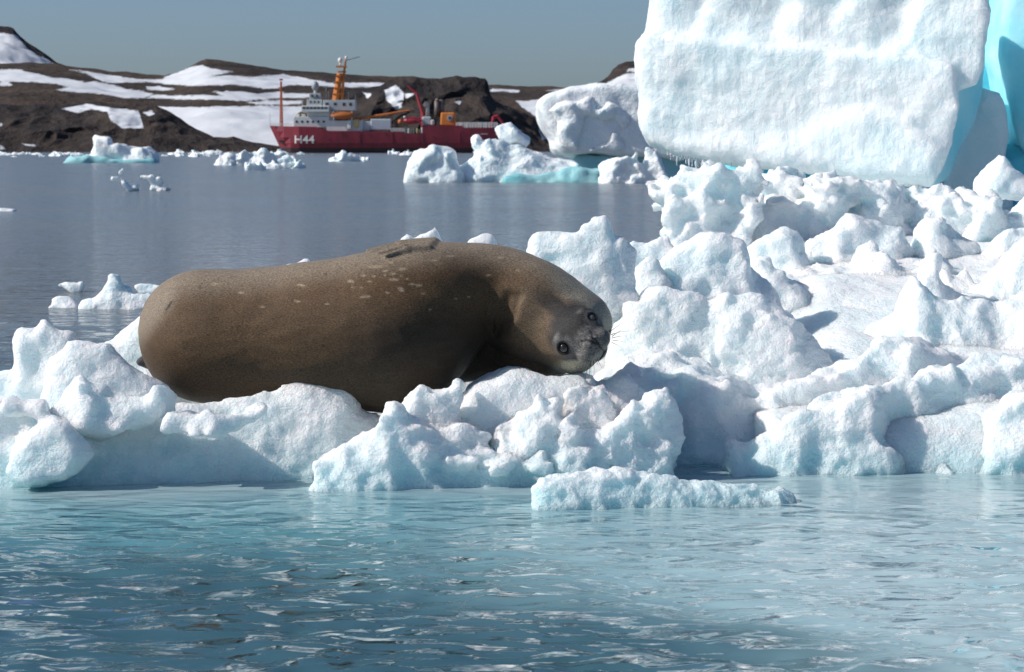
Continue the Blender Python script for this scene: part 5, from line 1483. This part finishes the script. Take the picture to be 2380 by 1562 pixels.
    for (u, v, rad) in ((1310, 809, 0.0285), (1376.5, 737.5, 0.0220)):
        x, n = hit(u, v)
        vd = (np.array((0, 0, CAM_H)) - x); vd /= np.linalg.norm(vd)
        d = n * 0.6 + vd * 0.4; d /= np.linalg.norm(d)
        eyes.append(((x - 0.010 * d).astype(np.float32), (-d).astype(np.float32), rad))
    def line(pts):
        return [hit(u, v)[0] for u, v in pts]
    cuts = [(line([(1352, 793), (1362, 790), (1373, 792), (1388, 801)]), 0.0045, 0.006), (line([(1373, 770), (1377, 784), (1393, 801)]), 0.0045, 0.006),
            (line([(1389, 801), (1398, 810), (1405, 817)]), 0.003, 0.006), (line([(1418, 812), (1406, 818), (1398, 832), (1390, 846)]), 0.0055, 0.006),
            (line([(1185, 690), (1172, 718), (1164, 745), (1150, 770)]), 0.016, 0.05), (line([(1205, 690), (1190, 730), (1172, 770)]), 0.010, 0.04),
            (line([(387, 719), (393, 710), (398, 702)]), 0.004, 0.008), (line([(1168, 742), (1150, 768), (1120, 784), (1096, 796), (1084, 830), (1078, 880)]), 0.020, 0.03)]
    st['eyes'] = [(c, d, r) for c, d, r in eyes]
    st['cuts'] = cuts
    lo = P(270, 960, 13.3); hi = P(1440, 540, 13.0)
    v, q = mesh_sdf(lambda p: func(p), (lo[0], 12.45, 0.1), (hi[0], 14.0, 1.3), 0.0074, slack=0.008)
    v = smooth_verts(v, q, 1, 0.4)
    # ---- coat colours, with some sheen and shade painted in
    uu, vv = to_px(v)
    N = len(v)
    loc = (v.astype(np.float32) - Hc) @ R
    nb = vert_normals(v, q)
    c = np.tile(np.array((0.108, 0.064, 0.032)), (N, 1))
    mot = fbm(v / 0.22, 3, 611)
    c *= (1 + 0.22 * mot)[:, None]
    def blend(mask, colr):
        nonlocal c
        m = np.clip(mask, 0, 1)[:, None]
        c = c * (1 - m) + np.array(colr) * m
    sm = lambda x, a, b: np.clip((x - a) / (b - a), 0, 1) ** 2 * (3 - 2 * np.clip((x - a) / (b - a), 0, 1))
    # rim sheen painted along the upper side, shade painted into chest and belly
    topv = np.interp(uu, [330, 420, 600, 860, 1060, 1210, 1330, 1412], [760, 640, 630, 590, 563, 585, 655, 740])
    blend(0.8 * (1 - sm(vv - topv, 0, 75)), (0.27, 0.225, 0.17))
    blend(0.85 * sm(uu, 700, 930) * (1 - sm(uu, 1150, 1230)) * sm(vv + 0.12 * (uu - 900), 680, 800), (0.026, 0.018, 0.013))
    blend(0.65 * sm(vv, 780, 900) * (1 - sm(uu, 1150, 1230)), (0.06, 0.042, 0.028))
    # neck and nape: tan, then pale grey towards the far side
    neck = sm(uu, 1165, 1240) * (1 - sm(uu, 1300, 1360))
    blend(0.8 * neck * sm(vv, 610, 700), (0.165, 0.118, 0.078))
    blend(0.85 * sm(uu, 1250, 1330) * (1 - sm(vv - topv, 15, 70)), (0.27, 0.26, 0.215))
    # pale spots on the flank
    spots = [(875, 620, 28, 4), (908, 610, 9, 5), (815, 654, 9, 5), (820, 668, 6, 3), (850, 690, 16, 4), (870, 642, 7, 4), (895, 640, 5, 3), (915, 650, 16, 5), (935, 625, 14, 4), (958, 660, 10, 4),
             (973, 664, 11, 5), (1010, 605, 9, 3), (893, 630, 10, 3), (913, 636, 10, 4), (933, 642, 5, 3), (983, 682, 9, 3), (1048, 595, 12, 3), (1163, 599, 12, 3), (1204, 629, 8, 3), (1135, 640, 8, 3), (930, 670, 10, 5), (945, 648, 6, 3),
             (935, 675, 9, 4), (845, 640, 6, 3), (860, 655, 6, 3), (690, 700, 10, 4), (610, 712, 9, 4), (760, 706, 8, 3), (500, 660, 12, 4), (560, 680, 9, 4), (700, 663, 14, 3), (1090, 690, 6, 3), (1000, 720, 5, 3), (1060, 695, 5, 3), (840, 668, 5, 3), (900, 680, 6, 3)]
    wob = perlin3(v / 0.03, 621)
    for (a, b, ru, rv) in spots:
        d = np.sqrt(((uu - a + 3 * wob[:, 0]) / ru) ** 2 + ((vv - b + 2 * wob[:, 1]) / rv) ** 2)
        blend(0.8 * (1 - sm(d, 0.35, 1.05)) * (nb[:, 1] < 0.3), (0.34, 0.27, 0.185))
    for (a, b, r) in ((430, 808, 5), (465, 668, 5), (757, 637, 4), (540, 760, 4), (700, 860, 5)):
        d = np.hypot(uu - a, vv - b) / r
        blend(0.6 * (1 - sm(d, 0.4, 1.2)), (0.03, 0.024, 0.02))
    # face
    a_, b_, c_ = loc[:, 0], loc[:, 1], loc[:, 2]
    nf = perlin(v / 0.05, 631)
    infront = sm(b_ + 0.02 * nf, -0.03, 0.05)
    cheek = sm(-c_ + 0.02 * nf, 0.03, 0.085) * sm(uu, 1270, 1320)
    side = sm(np.abs(a_) + 0.012 * nf, 0.125, 0.165)
    blend(infront * (1 - side), (0.034, 0.032, 0.033))
    wedge = sm(b_, -0.14, -0.02) * (1 - sm(np.abs(a_ - 0.03) + 0.012 * nf, 0.03, 0.065)) * sm(c_, 0.02, 0.08)
    blend(0.9 * wedge, (0.035, 0.033, 0.033))
    blend(0.85 * cheek * (1 - sm(b_, 0.06, 0.11)), (0.40, 0.37, 0.30))
    blend(0.8 * sm(vv + 0.3 * (uu - 1300), 842, 862) * sm(uu, 1262, 1300), (0.42, 0.39, 0.31))
    for s, (ec, ed, er) in enumerate(eyes):
        d = np.linalg.norm(v - ec, axis=1)
        band = sm(d, er * 1.35, er * 1.7) * (1 - sm(d + 0.01 * nf, er * 2.0, er * 2.9))
        blend((0.38 if s == 0 else 0.30) * band, (0.20, 0.20, 0.20))
        blend(0.95 * (1 - sm(d, er * 1.25, er * 1.6)), (0.018, 0.016, 0.016))
    for s in (-1, 1):
        brow = np.linalg.norm((loc - np.array((s * 0.085, 0.07, 0.078), np.float32)) / np.array((1.3, 1, 1), np.float32), axis=1)
        blend(0.7 * (1 - sm(brow + 0.008 * nf, 0.012, 0.032)), (0.30, 0.29, 0.28))
    muz = sm(b_, 0.135, 0.17)
    spk = perlin(v / 0.012, 641)
    blend(0.6 * muz, (0.15, 0.145, 0.14))
    blend(0.5 * muz * sm(spk, -0.2, 0.5), (0.30, 0.29, 0.27))
    blend(0.7 * sm(-c_, 0.075, 0.10) * sm(b_, 0.09, 0.13), (0.26, 0.25, 0.23))
    nose = np.linalg.norm(loc - np.array((0, 0.2, -0.02), np.float32), axis=1)
    blend(0.8 * (1 - sm(nose, 0.016, 0.03)), (0.035, 0.033, 0.033))
    for pts, r, k in cuts[:4]:
        for x0, x1 in zip(pts[:-1], pts[1:]):
            d = cone(v.astype(np.float32), x0, 0, x1, 0)
            blend(0.95 * (1 - sm(d, r * 0.9, r * 1.9)), (0.012, 0.011, 0.011))
    for x0, x1 in zip(cuts[6][0][:-1], cuts[6][0][1:]):
        d = cone(v.astype(np.float32), x0, 0, x1, 0)
        blend(0.8 * (1 - sm(d, 0.004, 0.012)), (0.02, 0.018, 0.018))
    # flippers greyer
    fm = np.min([np.minimum(cone(v.astype(np.float32), a[0], 0, m[0], 0) - m[1], cone(v.astype(np.float32), m[0], 0, b[0], 0) - b[1]) for a, m, b in fing], axis=0)
    blend(0.6 * (1 - sm(fm, 0.004, 0.016)) * (1 - sm(uu, 940, 1000)), (0.17, 0.14, 0.11))
    blend(sm(-uu, -352, -330) * (v[:, 1] > 13.1), (0.07, 0.07, 0.075))
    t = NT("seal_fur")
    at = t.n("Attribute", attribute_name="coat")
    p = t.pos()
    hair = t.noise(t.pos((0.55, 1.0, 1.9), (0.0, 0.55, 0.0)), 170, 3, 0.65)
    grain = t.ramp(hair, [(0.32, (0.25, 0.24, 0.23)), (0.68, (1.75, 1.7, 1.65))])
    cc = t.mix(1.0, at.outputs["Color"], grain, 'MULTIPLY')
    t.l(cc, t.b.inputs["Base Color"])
    t.b.inputs["Roughness"].default_value = 0.55
    t.b.inputs["Specular IOR Level"].default_value = 0.22
    t.b.inputs["Sheen Weight"].default_value = 0.07
    t.b.inputs["Sheen Roughness"].default_value = 0.35
    t.b.inputs["Sheen Tint"].default_value = (1.0, 0.92, 0.80, 1)
    b1 = t.bump(hair, 0.55, 0.006)
    b2 = t.bump(t.noise(p, 420, 2, 0.5), 0.45, 0.003, b1)
    t.l(b2, t.b.inputs["Normal"])
    seal = np_obj("seal", v, q, t.m, None, base)
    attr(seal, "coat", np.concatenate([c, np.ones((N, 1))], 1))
    tag(seal, "large brown seal lying on its side on the floe, whiskered face to the viewer", "seal")
    # eyes
    def ball(name, c0, r, mat, sq=None):
        m = MB().ball((0, 0, 0), r, r, r, 24, 16)
        vv_ = np.array(m.v)
        if sq is not None:
            ax, k = sq
            vv_ = vv_ + (k - 1) * np.outer(vv_ @ ax, ax)
        o = np_obj(name, vv_ + np.array(c0), np.array(m.f), mat, seal)
        return o
    te = NT("seal_eye")
    te.b.inputs["Base Color"].default_value = (0.012, 0.008, 0.006, 1)
    te.b.inputs["Roughness"].default_value = 0.05
    te.b.inputs["Coat Weight"].default_value = 0.6
    tg = NT("seal_eye_lidded")
    tg.b.inputs["Base Color"].default_value = (0.10, 0.09, 0.085, 1)
    tg.b.inputs["Roughness"].default_value = 0.25
    o = ball("eye", eyes[0][0] + eyes[0][1] * 0.004, eyes[0][2], te.m)
    o["label"] = "wide open dark eye"
    o = ball("eye", eyes[1][0] + eyes[1][1] * 0.004, eyes[1][2] * 0.95, tg.m)
    o["label"] = "half shut grey eye"
    # whiskers
    tw = NT("whisker")
    tw.b.inputs["Base Color"].default_value = (0.05, 0.045, 0.04, 1)
    tw.b.inputs["Roughness"].default_value = 0.4
    def whisker(u0, v0, u1, v1, bend, toward):
        x0, n0 = hit(u0, v0)
        x1 = P(u1, v1, x0[1] - toward)
        L = np.linalg.norm(x1 - x0)
        mid = (x0 + x1) / 2 + np.array((0, -0.3, bend)) * L * 0.3
        m = MB()
        ps = []
        for i in range(9):
            s = i / 8
            ps.append((1 - s) ** 2 * x0 + 2 * s * (1 - s) * mid + s * s * x1)
        for i in range(8):
            m.tube(ps[i], ps[i + 1], 0.0019 * (1 - i / 10), 0.0019 * (1 - (i + 1) / 10), 5)
        m.build("whisker", tw.m, seal, smooth=True)
    for w_ in ((1416, 772, 1456, 744, 0.1, .02), (1420, 778, 1460, 770, 0.35, .05), (1423, 782, 1451, 764, 0.2, .08), (1422, 786, 1458, 781, 0.3, .03), (1424, 791, 1452, 796, 0.25, .04), (1422, 796, 1442, 806, 0.1, .05), (1416, 770, 1427, 756, 0.0, .02),
               (1364, 836, 1356, 876, -0.2, .06), (1361, 836, 1353, 852, -0.2, .03), (1371, 838, 1371, 874, -0.25, .05), (1374, 838, 1369, 871, -0.3, .02), (1379, 838, 1382, 866, -0.1, .04), (1384, 836, 1392, 850, -0.1, .03), (1388, 834, 1399, 856, 0.0, .05), (1368, 838, 1360, 880, -0.3, .03)):
        whisker(*w_)
    return seal
build_seal()

for o in bpy.data.objects:
    if "_b" in o.keys():
        del o["_b"]
